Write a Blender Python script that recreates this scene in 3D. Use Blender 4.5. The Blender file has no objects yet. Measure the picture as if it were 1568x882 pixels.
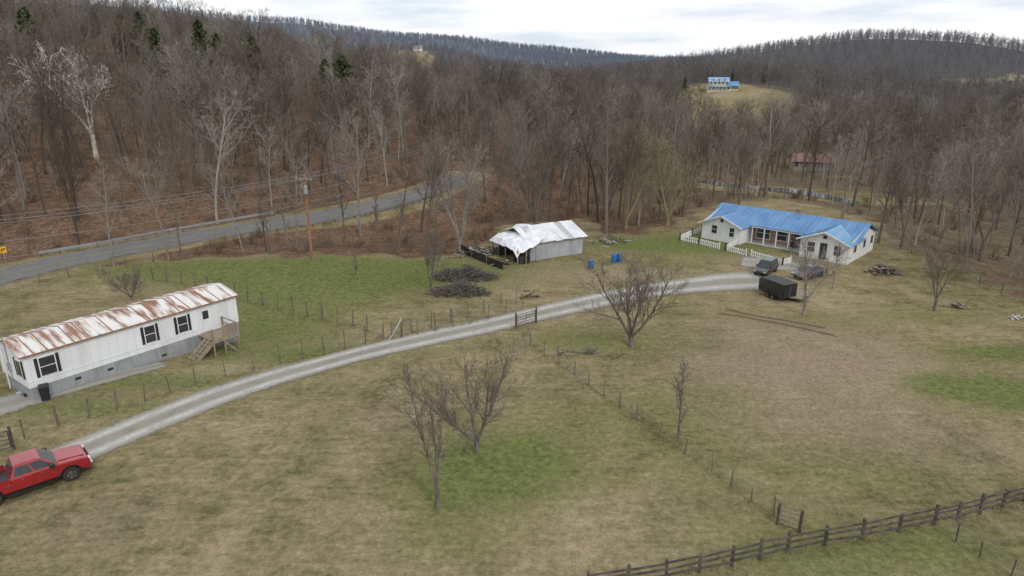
import bpy, math, random
import numpy as np
from mathutils import Vector, Matrix
R=math.radians
random.seed(7); np.random.seed(7)
scene=bpy.context.scene
scene.view_settings.view_transform='Standard'; scene.view_settings.look='None'; scene.view_settings.exposure=0

# ------------------------------------------------------------------ image pixel coordinates projected onto the terrain
CAMH=22.0; P=R(18.3); F=1045.0
cP,sP=math.cos(P),math.sin(P)
def ray(u,v):
    dx=(u-784)/F; k=(441-v)/F
    return dx, cP+k*sP, -sP+k*cP
def G0(u,v,z=0.0):
    a,b,c=ray(u,v); t=(z-CAMH)/c
    return (a*t,b*t)
FIELD=np.array([G0(*p) for p in [(-400,560),(-100,478),(0,450),(60,432),(150,414),(235,401),(350,396),(480,394),(620,394),(700,396),
  (755,378),(790,345),(890,338),(910,362),(960,362),(1030,352),(1060,335),(1100,318),(1180,306),(1270,318),(1335,345),(1350,378),
  (1400,386),(1480,425),(1568,458),(1900,570),(1900,1150),(-700,1150)]])
def sdf(x,y,poly=FIELD):
    x=np.asarray(x,float); y=np.asarray(y,float)
    d=np.full(x.shape,1e18); ins=np.zeros(x.shape,bool); n=len(poly)
    for i in range(n):
        ax,ay=poly[i]; bx,by=poly[(i+1)%n]; ex,ey=bx-ax,by-ay
        t=np.clip(((x-ax)*ex+(y-ay)*ey)/(ex*ex+ey*ey),0,1)
        d=np.minimum(d,(x-ax-t*ex)**2+(y-ay-t*ey)**2)
        c=((ay>y)!=(by>y))
        with np.errstate(divide='ignore',invalid='ignore'):
            xi=ex*(y-ay)/(ey if ey!=0 else 1e-9)+ax
        ins^=(c&(x<xi))
    d=np.sqrt(d)
    return np.where(ins,-d,d)
def ss(t): t=np.clip(t,0,1); return t*t*(3-2*t)
RD0=(-55.0,70.0); RDd=(.565,.825); RDn=(-.825,.565)
def H(x,y):
    x=np.asarray(x,float); y=np.asarray(y,float)
    h=.10*np.sin(x/9+1)*np.cos(y/11)+.06*np.sin(x/4.3+y/6)
    d=(x-RD0[0])*RDn[0]+(y-RD0[1])*RDn[1]; t=(x-RD0[0])*RDd[0]+(y-RD0[1])*RDd[1]
    h=h*(1-ss((y-140)/40))
    h=h-.8*np.exp(-((x+21)**2+(y-56)**2)/90.)
    s=sdf(x,y)
    h=h-3.0*ss(s/22)*ss((-d-6)/10)*(1-ss((y-300)/400))
    h=h+31*ss((d-6)/210)*(1-ss((t-95)/150)) + 3*ss((d-5)/14)*(1-ss((y-200)/150))
    h=h+8*ss((y-350)/900)
    h=h+6.5*np.exp(-(((x-125)/80)**2+((y-420)/110)**2))
    h=h+46*np.exp(-(((x-425)/185)**2+((y-850)/220)**2))
    h=h+30*np.exp(-(((x+124)/110)**2+((y-900)/130)**2))
    h=h+20*np.exp(-(((x+430)/200)**2+((y-760)/180)**2))
    h=h+np.clip(42-.10*x,14,130)*ss((y-1000)/550)
    w=ss((y-180)/400)
    h=h+w*(2.2*np.sin(x/47+y/90)+1.8*np.sin(y/61-x/83+2)+1.2*np.sin(x/21+1.3)*np.cos(y/33))
    return h
def Hs(x,y): return float(H(np.array([x]),np.array([y]))[0])
TT=np.concatenate([np.linspace(15,160,700),np.geomspace(160,3500,2500)])
def G(u,v):
    a,b,c=ray(u,v); X=a*TT; Y=b*TT; Z=CAMH+c*TT
    dd=Z-H(X,Y); i=np.argmax(dd<0)
    if i==0: i=len(TT)-1
    f=dd[i-1]/(dd[i-1]-dd[i]+1e-9)
    return (X[i-1]+f*(X[i]-X[i-1]), Y[i-1]+f*(Y[i]-Y[i-1]))
def G3(u,v,dz=0):
    x,y=G(u,v); return Vector((x,y,Hs(x,y)+dz))
def topz(y,v):
    k=(441-v)/F; return CAMH+y*(k*cP-sP)/(cP+k*sP)

# ------------------------------------------------------------------ materials
def mat(name,c1,c2=None,scale=4,stretch=(1,1,1),rough=.8,metal=0,bump=0,lo=.35,hi=.65,rnd=0,detail=4,spec=.5,coat=0):
    m=bpy.data.materials.new(name); m.use_nodes=True; nt=m.node_tree; b=nt.nodes['Principled BSDF']
    b.inputs['Roughness'].default_value=rough; b.inputs['Metallic'].default_value=metal
    b.inputs['Specular IOR Level'].default_value=spec; b.inputs['Coat Weight'].default_value=coat
    if c2 is None: c2=tuple(c*.75 for c in c1)
    tc=nt.nodes.new('ShaderNodeTexCoord'); mp=nt.nodes.new('ShaderNodeMapping'); mp.inputs['Scale'].default_value=stretch
    no=nt.nodes.new('ShaderNodeTexNoise'); no.inputs['Scale'].default_value=scale; no.inputs['Detail'].default_value=detail
    cr=nt.nodes.new('ShaderNodeValToRGB'); cr.color_ramp.elements[0].position=lo; cr.color_ramp.elements[1].position=hi
    cr.color_ramp.elements[0].color=(*c1,1); cr.color_ramp.elements[1].color=(*c2,1)
    L=nt.links.new
    L(tc.outputs['Object'],mp.inputs['Vector']); L(mp.outputs[0],no.inputs['Vector']); L(no.outputs['Fac'],cr.inputs['Fac'])
    out=cr.outputs['Color']
    if bump:
        bp=nt.nodes.new('ShaderNodeBump'); bp.inputs['Strength'].default_value=bump; bp.inputs['Distance'].default_value=.05
        L(no.outputs['Fac'],bp.inputs['Height']); L(bp.outputs[0],b.inputs['Normal'])
    L(out,b.inputs['Base Color'])
    return m
def treemat(name,stops):
    # diffuse bark; each tree in the woods draws its own tint from the ramp
    m=bpy.data.materials.new(name); m.use_nodes=True; nt=m.node_tree; nt.nodes.remove(nt.nodes['Principled BSDF'])
    d=nt.nodes.new('ShaderNodeBsdfDiffuse'); oi=nt.nodes.new('ShaderNodeObjectInfo'); cr=nt.nodes.new('ShaderNodeValToRGB'); e=cr.color_ramp.elements
    while len(e)<len(stops): e.new(.5)
    for i,(p,c) in enumerate(stops): e[i].position=p; e[i].color=(*c,1)
    nt.links.new(oi.outputs['Random'],cr.inputs[0]); nt.links.new(cr.outputs[0],d.inputs[0]); nt.links.new(d.outputs[0],nt.nodes['Material Output'].inputs[0])
    return m
M={}
M['bark']=treemat('bark_grey_brown',[(0,(.09,.071,.057)),(.3,(.14,.113,.092)),(.7,(.20,.17,.145)),(.92,(.26,.235,.21)),(1,(.38,.35,.31))])
M['bark_far']=treemat('bark_far_woods_haze_tint',[(0,(.118,.102,.096)),(.5,(.165,.146,.138)),(.9,(.205,.188,.18)),(1,(.24,.222,.21))])  # bark paled and greyed: light distance haze painted into the colour
M['bark_ridge']=treemat('bark_ridge_woods_haze_tint',[(0,(.165,.165,.185)),(.6,(.20,.20,.22)),(1,(.23,.23,.25))])  # stronger distance haze painted into the bark, lighter and bluer
M['bark_ridge2_haze']=treemat('bark_far_ridge_woods_haze_tint',[(0,(.215,.245,.30)),(1,(.245,.275,.325))])  # blue-grey is painted atmospheric haze, not the bark's own colour
M['brush']=treemat('brush_stems',[(0,(.13,.085,.06)),(.6,(.19,.145,.105)),(1,(.27,.22,.15))])
M['grassblade']=treemat('grass_tuft',[(0,(.13,.135,.055)),(.4,(.215,.185,.095)),(.8,(.31,.26,.15)),(1,(.39,.33,.20))])
M['needle']=treemat('conifer_needles',[(0,(.04,.06,.026)),(.6,(.07,.09,.04)),(1,(.10,.115,.06))])
M['barkn']=mat('bark_near',(.11,.09,.075),(.21,.18,.15),6,(1,1,.25),.95,spec=.1)
M['barkg']=mat('bark_pale_grey',(.19,.165,.14),(.30,.27,.24),4,(1,1,.3),.95,spec=.1)
M['bark_white']=mat('bark_sycamore',(.70,.67,.61),(.38,.34,.29),1.5,(1,1,.6),.9,lo=.4,hi=.7)
M['bark_willow']=mat('bark_willow',(.20,.175,.095),(.26,.235,.13),2,(1,1,.5),.9)
M['white']=mat('white_siding',(.76,.76,.75),(.64,.64,.62),1.3,(1,1,.4),.6)
M['siding']=mat('mobile_home_siding',(.75,.77,.79),(.58,.58,.56),.9,(1,1,.3),.55,lo=.45,hi=.85)
M['batten']=mat('siding_batten',(.69,.71,.73),(.60,.60,.60),2,rough=.55)
M['trim']=mat('grey_trim',(.50,.50,.49),None,3,rough=.6)
M['rustroof']=mat('rusty_white_roof',(.68,.66,.63),(.27,.135,.085),1.0,(1.8,.30,1),.6,lo=.46,hi=.60,detail=9)
M['rust']=mat('rust',(.30,.15,.09),(.18,.09,.05),4)
M['skirt']=mat('metal_skirting',(.42,.44,.46),(.32,.33,.34),2,(1,1,.3),.5,metal=.3)
M['glass']=mat('window_glass',(.03,.035,.04),(.05,.055,.06),1,rough=.12)
M['black']=mat('black_paint',(.015,.015,.016),(.025,.025,.026),3,rough=.5)
M['blackg']=mat('black_gloss',(.014,.014,.016),(.025,.025,.027),3,rough=.25,coat=.5)
M['darkgrey']=mat('dark_grey_car_paint',(.045,.05,.058),(.06,.065,.07),3,rough=.25,coat=.7)
M['tyre']=mat('tyre_rubber',(.02,.02,.02),(.035,.033,.03),8,rough=.9)
M['red']=mat('red_car_paint',(.33,.012,.022),(.26,.010,.016),1,rough=.28,coat=.8)
M['chrome']=mat('chrome',(.6,.6,.62),(.5,.5,.52),2,rough=.2,metal=1)
M['lamp']=mat('lamp_lens',(.7,.7,.68),(.5,.5,.5),6,rough=.2)
M['wood']=mat('weathered_wood',(.22,.17,.12),(.33,.27,.20),5,(1,1,.2),.9)
M['post']=mat('fence_post_wood',(.10,.08,.06),(.20,.16,.13),5,(1,1,.2),.9)
M['darkwood']=mat('dark_fence_wood',(.045,.038,.033),(.12,.10,.085),2.5,(1,1,1),.9)
M['polewood']=mat('utility_pole_wood',(.34,.17,.095),(.24,.12,.07),3,(1,1,.15),.9)
M['galv']=mat('galvanised_steel',(.45,.46,.47),(.33,.34,.35),5,rough=.45,metal=.5)
M['wire']=mat('wire',(.16,.15,.14),None,3,rough=.6)
M['line']=mat('overhead_line',(.22,.22,.23),None,3,rough=.6)
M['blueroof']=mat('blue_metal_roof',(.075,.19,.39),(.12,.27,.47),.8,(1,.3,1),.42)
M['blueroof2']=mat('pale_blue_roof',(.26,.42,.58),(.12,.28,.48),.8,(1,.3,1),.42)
M['tin']=mat('white_tin_roof',(.76,.78,.81),(.58,.60,.64),.9,(1,.5,1),.45,bump=.4)
M['tarp']=mat('white_tarp',(.82,.83,.85),(.66,.68,.72),1.4,rough=.6,bump=.8)
M['tinwall']=mat('grey_tin_wall',(.48,.50,.53),(.37,.38,.41),1.5,(1,1,.4),.5,metal=.2)
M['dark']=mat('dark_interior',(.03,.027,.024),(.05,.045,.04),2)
M['blue']=mat('blue_plastic',(.03,.15,.38),(.025,.11,.30),3,rough=.4)
M['yellow']=mat('yellow_siding',(.60,.52,.27),(.52,.45,.24),2)
M['signy']=mat('sign_yellow',(.75,.45,.02),(.68,.40,.02),2,rough=.4)
M['redroof']=mat('red_metal_roof',(.26,.13,.12),(.33,.18,.17),2)
M['tan']=mat('tan_wall',(.36,.32,.27),(.30,.27,.23),2)
M['greyroof']=mat('grey_shingles',(.20,.20,.21),(.28,.28,.28),2)
M['brick']=mat('brick_base',(.25,.16,.12),(.32,.22,.17),6)
M['silver']=mat('silver_paint',(.35,.36,.38),(.3,.31,.33),2,rough=.3,coat=.5)
M['stick']=mat('dead_branches',(.075,.063,.055),(.18,.15,.125),3,rough=.95)
M['yellowline']=mat('yellow_line_paint',(.36,.29,.12),(.24,.20,.11),3)
M['whiteline']=mat('white_line_paint',(.38,.38,.36),(.22,.22,.21),3)

# ------------------------------------------------------------------ mesh builder
class MB:
    def __init__(s): s.v=[];s.f=[];s.m=[]
    def face(s,pts,mi=0):
        b=len(s.v); s.v+= [tuple(p) for p in pts]; s.f.append(tuple(range(b,b+len(pts)))); s.m.append(mi)
    def hexa(s,p,mi=0):
        b=len(s.v); s.v+=[tuple(q) for q in p]
        for q in ((0,3,2,1),(4,5,6,7),(0,1,5,4),(1,2,6,5),(2,3,7,6),(3,0,4,7)):
            s.f.append(tuple(b+i for i in q)); s.m.append(mi)
    def box(s,x0,x1,y0,y1,z0,z1,mi=0):
        s.hexa([(x0,y0,z0),(x1,y0,z0),(x1,y1,z0),(x0,y1,z0),(x0,y0,z1),(x1,y0,z1),(x1,y1,z1),(x0,y1,z1)],mi)
    def beam(s,a,b,w,h,mi=0):
        a=Vector(a);b=Vector(b);d=(b-a).normalized(); up=Vector((0,0,1)) if abs(d.z)<.9 else Vector((1,0,0))
        sd=d.cross(up).normalized()*w/2; uu=sd.cross(d).normalized()*h/2
        s.hexa([a-sd-uu,a+sd-uu,b+sd-uu,b-sd-uu,a-sd+uu,a+sd+uu,b+sd+uu,b-sd+uu],mi)
    def prism(s,prof,y0,y1,mi=0):
        n=len(prof); b=len(s.v); s.v+=[(x,y0,z) for x,z in prof]+[(x,y1,z) for x,z in prof]
        s.f.append(tuple(range(b,b+n))); s.m.append(mi); s.f.append(tuple(range(b+2*n-1,b+n-1,-1))); s.m.append(mi)
        for i in range(n):
            j=(i+1)%n; s.f.append((b+j,b+i,b+n+i,b+n+j)); s.m.append(mi)
    def tube(s,pts,rad,k=6,mi=0,cap=True):
        n=len(pts); b=len(s.v)
        for i in range(n):
            p=Vector(pts[i]); d=(Vector(pts[min(i+1,n-1)])-Vector(pts[max(i-1,0)])); d.normalize()
            up=Vector((0,0,1)) if abs(d.z)<.95 else Vector((1,0,0))
            a=d.cross(up).normalized(); c=a.cross(d)
            r=rad[i] if hasattr(rad,'__len__') else rad
            for j in range(k):
                t=2*math.pi*j/k; q=p+a*(r*math.cos(t))+c*(r*math.sin(t)); s.v.append((q.x,q.y,q.z))
        for i in range(n-1):
            for j in range(k):
                j2=(j+1)%k; s.f.append((b+i*k+j,b+i*k+j2,b+(i+1)*k+j2,b+(i+1)*k+j)); s.m.append(mi)
        if cap:
            s.f.append(tuple(b+j for j in range(k-1,-1,-1))); s.m.append(mi)
            s.f.append(tuple(b+(n-1)*k+j for j in range(k))); s.m.append(mi)
    def obj(s,name,mats,parent=None,loc=None,rz=0,bevel=0,smooth=False,link=True):
        me=bpy.data.meshes.new(name); me.from_pydata(s.v,[],s.f)
        for m in mats: me.materials.append(M[m] if isinstance(m,str) else m)
        if len(mats)>1: me.polygons.foreach_set('material_index',s.m)
        if smooth: me.polygons.foreach_set('use_smooth',[True]*len(s.f))
        me.update()
        o=bpy.data.objects.new(name,me)
        if link: scene.collection.objects.link(o)
        if parent: o.parent=parent
        if loc is not None: o.location=loc
        o.rotation_euler[2]=rz
        if bevel:
            md=o.modifiers.new('bevel','BEVEL'); md.width=bevel; md.segments=2; md.limit_method='ANGLE'; md.angle_limit=R(30)
        return o
def empty(name,loc=(0,0,0),rz=0,scale=1):
    e=bpy.data.objects.new(name,None); scene.collection.objects.link(e); e.location=loc; e.rotation_euler[2]=rz; e.scale=(scale,)*3
    e.empty_display_size=.5
    return e

# ------------------------------------------------------------------ ground
def axis(lo,hi,step,far_lo,far_hi,g=1.09):
    a=list(np.arange(lo,hi+1e-6,step)); s=step; x=lo; L=[]
    while x>far_lo: s*=g; s=min(s,60); x-=s; L.append(x)
    s=step; x=a[-1]; U=[]
    while x<far_hi: s*=g; s=min(s,60); x+=s; U.append(x)
    return np.array(L[::-1]+a+U)
xs=axis(-72,90,.6,-2600,2600); ys=axis(14,136,.6,-400,3600,1.06)
nx,ny=len(xs),len(ys)
X,Y=np.meshgrid(xs,ys); X=X.ravel(); Y=Y.ravel(); Z=H(X,Y)
me=bpy.data.meshes.new('ground')
idx=np.arange(nx*ny).reshape(ny,nx)
q=np.stack([idx[:-1,:-1],idx[:-1,1:],idx[1:,1:],idx[1:,:-1]],-1).reshape(-1,4)
me.vertices.add(nx*ny); me.vertices.foreach_set('co',np.stack([X,Y,Z],-1).ravel().astype(np.float32))
me.loops.add(q.size); me.loops.foreach_set('vertex_index',q.ravel().astype(np.int32))
me.polygons.add(len(q)); me.polygons.foreach_set('loop_start',np.arange(0,q.size,4,dtype=np.int32))
me.update(calc_edges=True); me.polygons.foreach_set('use_smooth',[True]*len(q))
ROAD=[G(*p) for p in [(-260,492),(-100,452),(0,424),(100,400),(200,380),(300,362),(400,346),(480,333),(560,317),(620,303),(660,291),(690,279),(712,268)]]
def cat(pts,step):
    pts=[np.array(p,float) for p in pts]; P_=[2*pts[0]-pts[1]]+pts+[2*pts[-1]-pts[-2]]; out=[]
    for i in range(1,len(P_)-2):
        a,b,c,d=P_[i-1:i+3]; n=max(2,int(np.linalg.norm(c-b)/step))
        for j in range(n):
            t=j/n; out.append(.5*((2*b)+(c-a)*t+(2*a-5*b+4*c-d)*t*t+(3*b-a-3*c+d)*t**3))
    out.append(pts[-1]); return out
def dpoly(x,y,pts):
    d=np.full(np.shape(x),1e18)
    for i in range(len(pts)-1):
        ax,ay=pts[i]; bx,by=pts[i+1]; ex,ey=bx-ax,by-ay
        t=np.clip(((x-ax)*ex+(y-ay)*ey)/(ex*ex+ey*ey+1e-9),0,1)
        d=np.minimum(d,(x-ax-t*ex)**2+(y-ay-t*ey)**2)
    return np.sqrt(d)
CLR=[(103,335,105,28,math.atan2(.95,.3)),(-115,820,95,27,R(98)),(250,300,70,26,R(40)),(-55,330,45,18,R(80)),(60,135,24,7,R(-25)),(330,520,130,28,R(20))]
def clr(x,y):
    m=np.full(np.shape(x),9.)
    for cx,cy,a,b,t in CLR:
        u=(x-cx)*math.cos(t)+(y-cy)*math.sin(t); w=-(x-cx)*math.sin(t)+(y-cy)*math.cos(t)
        m=np.minimum(m,np.sqrt((u/a)**2+(w/b)**2)*(1+.10*np.sin(np.arctan2(w/b,u/a)*3+cx)+.06*np.sin(np.arctan2(w/b,u/a)*7)))
    return m
S=sdf(X,Y)+1.2*np.sin(X*.9+Y*.4)+.8*np.sin(Y*1.3-X*.5)
DR=dpoly(X,Y,ROAD)
forest=ss((S+1)/4)*(ss((DR-4.2)/2.0)*.999)*ss((clr(X,Y)-.92)/.12)
forest=np.where(Y<14,0,forest)
green=np.zeros_like(X)
for (u,v,rx,ry,w) in [(765,715,4.4,3.4,1.2),(735,745,4,2.6,.6),(560,412,18,5,1.05),(400,412,17,5,.75),(300,425,12,4,.5),(660,425,8,4,.8),(500,455,10,4,.6),(1060,372,10,6,.9),(970,375,9,5,.5),(1180,385,7,4,.4),
   (1515,598,4.2,3.0,1.5),(1540,540,6,1.8,1.15),(1450,590,3,1.4,.7),(870,650,8,5,.4),(940,520,7,4,.5),(1300,720,7,4,.4),(1060,610,5,4,.3),
   (250,585,9,1.8,.9),(470,545,10,1.9,.85),(120,625,7,1.6,.8),(860,520,4,2,.4),(420,520,6,4,.7),(360,455,7,3,.5),
   (1240,490,7,3,.45),(400,490,9,4,.6),(1240,860,6,3,.65),(680,820,3,3,.4),(1430,480,6,3,.45),(1060,700,3,6,.3),(1480,840,4,2,.5)]:
    cx,cy=G(u,v); green=green+w*np.exp(-(((X-cx)/rx)**2+((Y-cy)/ry)**2))
dirt=np.zeros_like(X)
for (u,v,rx,ry,w) in [(850,420,10,4,.6),(1200,500,10,3,.5),(960,385,4,2,.5),(700,425,4,2.5,.7),(1320,560,10,6,.5),(300,440,14,5,.25),(1145,400,5,2,.4),(1010,420,8,2.5,.3),(1150,560,9,4,.45),(1400,680,7,5,.35),(150,800,7,5,.3),(560,640,8,3,.3),(1180,640,8,5,.3)]:
    cx,cy=G(u,v); dirt=dirt+w*np.exp(-(((X-cx)/rx)**2+((Y-cy)/ry)**2))
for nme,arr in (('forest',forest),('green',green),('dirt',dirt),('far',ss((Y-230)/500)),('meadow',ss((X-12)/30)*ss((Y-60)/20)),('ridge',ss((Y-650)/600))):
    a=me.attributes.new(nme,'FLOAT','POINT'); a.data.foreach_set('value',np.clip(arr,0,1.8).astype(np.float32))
ground=bpy.data.objects.new('ground',me); scene.collection.objects.link(ground)
gm=bpy.data.materials.new('grass_and_leaf_litter'); gm.use_nodes=True; nt=gm.node_tree; L=nt.links.new
nt.nodes.remove(nt.nodes['Principled BSDF']); bs=nt.nodes.new('ShaderNodeBsdfDiffuse'); L(bs.outputs[0],nt.nodes['Material Output'].inputs[0])
def noise(nt,sc,det=4,stretch=None,rot=0,rough=.55):
    tc=nt.nodes.new('ShaderNodeTexCoord'); n=nt.nodes.new('ShaderNodeTexNoise'); n.inputs['Scale'].default_value=sc; n.inputs['Detail'].default_value=det; n.inputs['Roughness'].default_value=rough
    if stretch:
        mp=nt.nodes.new('ShaderNodeMapping'); mp.inputs['Scale'].default_value=stretch; mp.inputs['Rotation'].default_value=(0,0,rot)
        nt.links.new(tc.outputs['Object'],mp.inputs[0]); nt.links.new(mp.outputs[0],n.inputs['Vector'])
    else: nt.links.new(tc.outputs['Object'],n.inputs['Vector'])
    return n.outputs['Fac']
def math_(nt,op,a,b=None,c=None,clamp=False):
    n=nt.nodes.new('ShaderNodeMath'); n.operation=op; n.use_clamp=clamp
    for i,x in enumerate((a,b,c)):
        if x is None: continue
        if isinstance(x,(int,float)): n.inputs[i].default_value=x
        else: nt.links.new(x,n.inputs[i])
    return n.outputs[0]
def ramp(nt,fac,stops):
    n=nt.nodes.new('ShaderNodeValToRGB'); e=n.color_ramp.elements
    while len(e)<len(stops): e.new(.5)
    for i,(p,c) in enumerate(stops): e[i].position=p; e[i].color=(*c,1)
    nt.links.new(fac,n.inputs[0]); return n.outputs[0]
def mixc(nt,f,a,b,mode='MIX'):
    n=nt.nodes.new('ShaderNodeMix'); n.data_type='RGBA'; n.blend_type=mode
    if isinstance(f,(int,float)): n.inputs[0].default_value=f
    else: nt.links.new(f,n.inputs[0])
    for i,x in ((6,a),(7,b)):
        if isinstance(x,tuple): n.inputs[i].default_value=(*x,1)
        else: nt.links.new(x,n.inputs[i])
    return n.outputs[2]
def attr(nt,name):
    n=nt.nodes.new('ShaderNodeAttribute'); n.attribute_name=name; return n.outputs['Fac']
n_big=noise(nt,.05,3); n_mid=noise(nt,.38,5,rough=.72); n_fine=noise(nt,2.4,4,rough=.78); n_vf=noise(nt,7,3,rough=.8); n_str=noise(nt,.8,4,(.35,2.2,1),R(-28),rough=.65)
v=math_(nt,'ADD',math_(nt,'MULTIPLY',n_big,.30),math_(nt,'MULTIPLY',n_mid,.36))
v=math_(nt,'ADD',v,math_(nt,'MULTIPLY',n_str,.18)); v=math_(nt,'ADD',v,math_(nt,'MULTIPLY',n_fine,.16))
grass=ramp(nt,v,[(.40,(.115,.105,.050)),(.46,(.190,.162,.086)),(.51,(.248,.202,.116)),(.56,(.30,.240,.148)),(.64,(.365,.30,.195))])
gcol=ramp(nt,n_fine,[(.3,(.068,.098,.027)),(.7,(.165,.190,.060))])
gf=math_(nt,'MULTIPLY',attr(nt,'green'),math_(nt,'ADD',math_(nt,'MULTIPLY',math_(nt,'SUBTRACT',n_mid,.30),3.2),math_(nt,'MULTIPLY',math_(nt,'SUBTRACT',n_fine,.3),1.2),clamp=True))
gf=math_(nt,'MULTIPLY',math_(nt,'SUBTRACT',gf,.06),1.25,clamp=True)
gp=math_(nt,'MULTIPLY',math_(nt,'SUBTRACT',noise(nt,.17,6,rough=.7),.53),2.6,clamp=True)
gp=math_(nt,'MULTIPLY',gp,math_(nt,'SUBTRACT',1,attr(nt,'far'),clamp=True))
gf=math_(nt,'ADD',gf,math_(nt,'MULTIPLY',gp,.65),clamp=True); gf=math_(nt,'MULTIPLY',gf,.85)
df=math_(nt,'MULTIPLY',math_(nt,'SUBTRACT',math_(nt,'MULTIPLY',attr(nt,'dirt'),math_(nt,'ADD',n_fine,.5)),.12),1.3,clamp=True)
c=mixc(nt,df,grass,ramp(nt,n_vf,[(.3,(.205,.155,.112)),(.7,(.325,.255,.185))]))
c=mixc(nt,gf,c,gcol)
c=mixc(nt,math_(nt,'MULTIPLY',attr(nt,'far'),1.2,clamp=True),c,(.27,.225,.15))
flf=math_(nt,'ADD',math_(nt,'MULTIPLY',n_fine,.6),math_(nt,'MULTIPLY',n_mid,.4))
fl=ramp(nt,flf,[(.35,(.065,.046,.034)),(.5,(.155,.098,.066)),(.65,(.24,.172,.125))])
fl2=ramp(nt,flf,[(.35,(.09,.076,.05)),(.5,(.175,.143,.095)),(.65,(.25,.215,.15))])
fl=mixc(nt,math_(nt,'MULTIPLY',attr(nt,'meadow'),.7),fl,fl2)
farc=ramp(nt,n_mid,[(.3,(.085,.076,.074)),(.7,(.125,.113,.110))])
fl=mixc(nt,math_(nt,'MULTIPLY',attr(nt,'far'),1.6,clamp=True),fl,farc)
fl=mixc(nt,attr(nt,'ridge'),fl,(.165,.18,.21))  # distance haze painted in: forest floor turns blue-grey towards the ridges
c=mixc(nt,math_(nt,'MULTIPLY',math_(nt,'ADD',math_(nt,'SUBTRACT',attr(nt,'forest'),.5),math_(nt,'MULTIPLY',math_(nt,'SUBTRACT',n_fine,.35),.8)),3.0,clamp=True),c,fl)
val=math_(nt,'ADD',.08,math_(nt,'MULTIPLY',math_(nt,'ADD',math_(nt,'MULTIPLY',n_vf,.5),math_(nt,'MULTIPLY',n_fine,.5)),1.84))
cmb=nt.nodes.new('ShaderNodeCombineColor')
for i in range(3): L(val,cmb.inputs[i])
c=mixc(nt,1.0,c,cmb.outputs[0],'MULTIPLY')
L(c,bs.inputs['Color'])
bp=nt.nodes.new('ShaderNodeBump'); bp.inputs['Strength'].default_value=.6; bp.inputs['Distance'].default_value=.10
L(n_vf,bp.inputs['Height']); L(bp.outputs[0],bs.inputs['Normal'])
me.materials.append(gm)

# ------------------------------------------------------------------ ribbons
def ribbon(name,pts,widths,zoff,material,nc=8,step=.8,offset=0,smoothpts=True):
    C=cat(pts,step) if smoothpts else [np.array(p) for p in pts]
    n=len(C); W=np.interp(np.linspace(0,1,n),np.linspace(0,1,len(widths)),widths) if hasattr(widths,'__len__') else np.full(n,widths)
    C=np.array(C); T=np.gradient(C,axis=0); T/=np.linalg.norm(T,axis=1)[:,None]+1e-9; Nn=np.stack([-T[:,1],T[:,0]],-1)
    cr=np.linspace(-1,1,nc+1); V=(C[:,None,:]+Nn[:,None,:]*(cr[None,:,None]*W[:,None,None]/2+offset))
    x=V[...,0].ravel(); y=V[...,1].ravel(); z=H(x,y)+zoff
    idx=np.arange(n*(nc+1)).reshape(n,nc+1)
    q=np.stack([idx[:-1,1:],idx[:-1,:-1],idx[1:,:-1],idx[1:,1:]],-1).reshape(-1,4)
    me=bpy.data.meshes.new(name); me.from_pydata(np.stack([x,y,z],-1).tolist(),[],q.tolist())
    a=me.attributes.new('cross','FLOAT','POINT'); a.data.foreach_set('value',np.tile(cr,n).astype(np.float32))
    dist=np.concatenate([[0],np.cumsum(np.linalg.norm(np.diff(C,axis=0),axis=1))])
    en=np.minimum(dist,dist[-1]-dist)
    a=me.attributes.new('ends','FLOAT','POINT'); a.data.foreach_set('value',np.repeat(en,nc+1).astype(np.float32))
    me.polygons.foreach_set('use_smooth',[True]*len(q)); me.materials.append(material); me.update()
    o=bpy.data.objects.new(name,me); scene.collection.objects.link(o); return o
def softmat(name,stops,center=None,edge=.45,tracks=0,rough=.95,nsc=3,strength=6,bias=0):
    m=bpy.data.materials.new(name); m.use_nodes=True; nt=m.node_tree; L=nt.links.new; b=nt.nodes['Principled BSDF']; b.inputs['Roughness'].default_value=rough
    b.inputs['Specular IOR Level'].default_value=.2
    f1=noise(nt,nsc,5,rough=.7); f2=noise(nt,.7,4); f3=noise(nt,9,2,rough=.8)
    ca=math_(nt,'ABSOLUTE',attr(nt,'cross'))
    base=ramp(nt,math_(nt,'ADD',math_(nt,'MULTIPLY',f1,.4),math_(nt,'ADD',math_(nt,'MULTIPLY',f2,.3),math_(nt,'MULTIPLY',f3,.3))),stops)
    if center:
        k=math_(nt,'SUBTRACT',1,math_(nt,'MULTIPLY',math_(nt,'ABSOLUTE',math_(nt,'SUBTRACT',ca,.42)),3.6),clamp=True)
        k=math_(nt,'MULTIPLY',math_(nt,'SUBTRACT',1,k),math_(nt,'ADD',f2,math_(nt,'MULTIPLY',f1,.6)),clamp=True)
        base=mixc(nt,k,base,center)
    L(base,b.inputs['Base Color'])
    tr=nt.nodes.new('ShaderNodeBsdfTransparent'); mx=nt.nodes.new('ShaderNodeMixShader')
    e=math_(nt,'SUBTRACT',1,ca); e2=math_(nt,'MULTIPLY',attr(nt,'ends'),.5)
    e=math_(nt,'MINIMUM',e,e2)
    al=math_(nt,'MULTIPLY',math_(nt,'ADD',math_(nt,'ADD',e,-.12+bias),math_(nt,'MULTIPLY',math_(nt,'SUBTRACT',math_(nt,'ADD',math_(nt,'MULTIPLY',f1,.5),math_(nt,'MULTIPLY',f2,.5)),.5),edge*3)),strength,clamp=True)
    L(al,mx.inputs[0]); L(tr.outputs[0],mx.inputs[1]); L(b.outputs[0],mx.inputs[2]); L(mx.outputs[0],nt.nodes['Material Output'].inputs[0])
    return m
gravel=softmat('pale_gravel',[(.38,(.28,.27,.25)),(.5,(.43,.42,.395)),(.62,(.58,.57,.54))],(.225,.20,.155),edge=.30)
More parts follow.
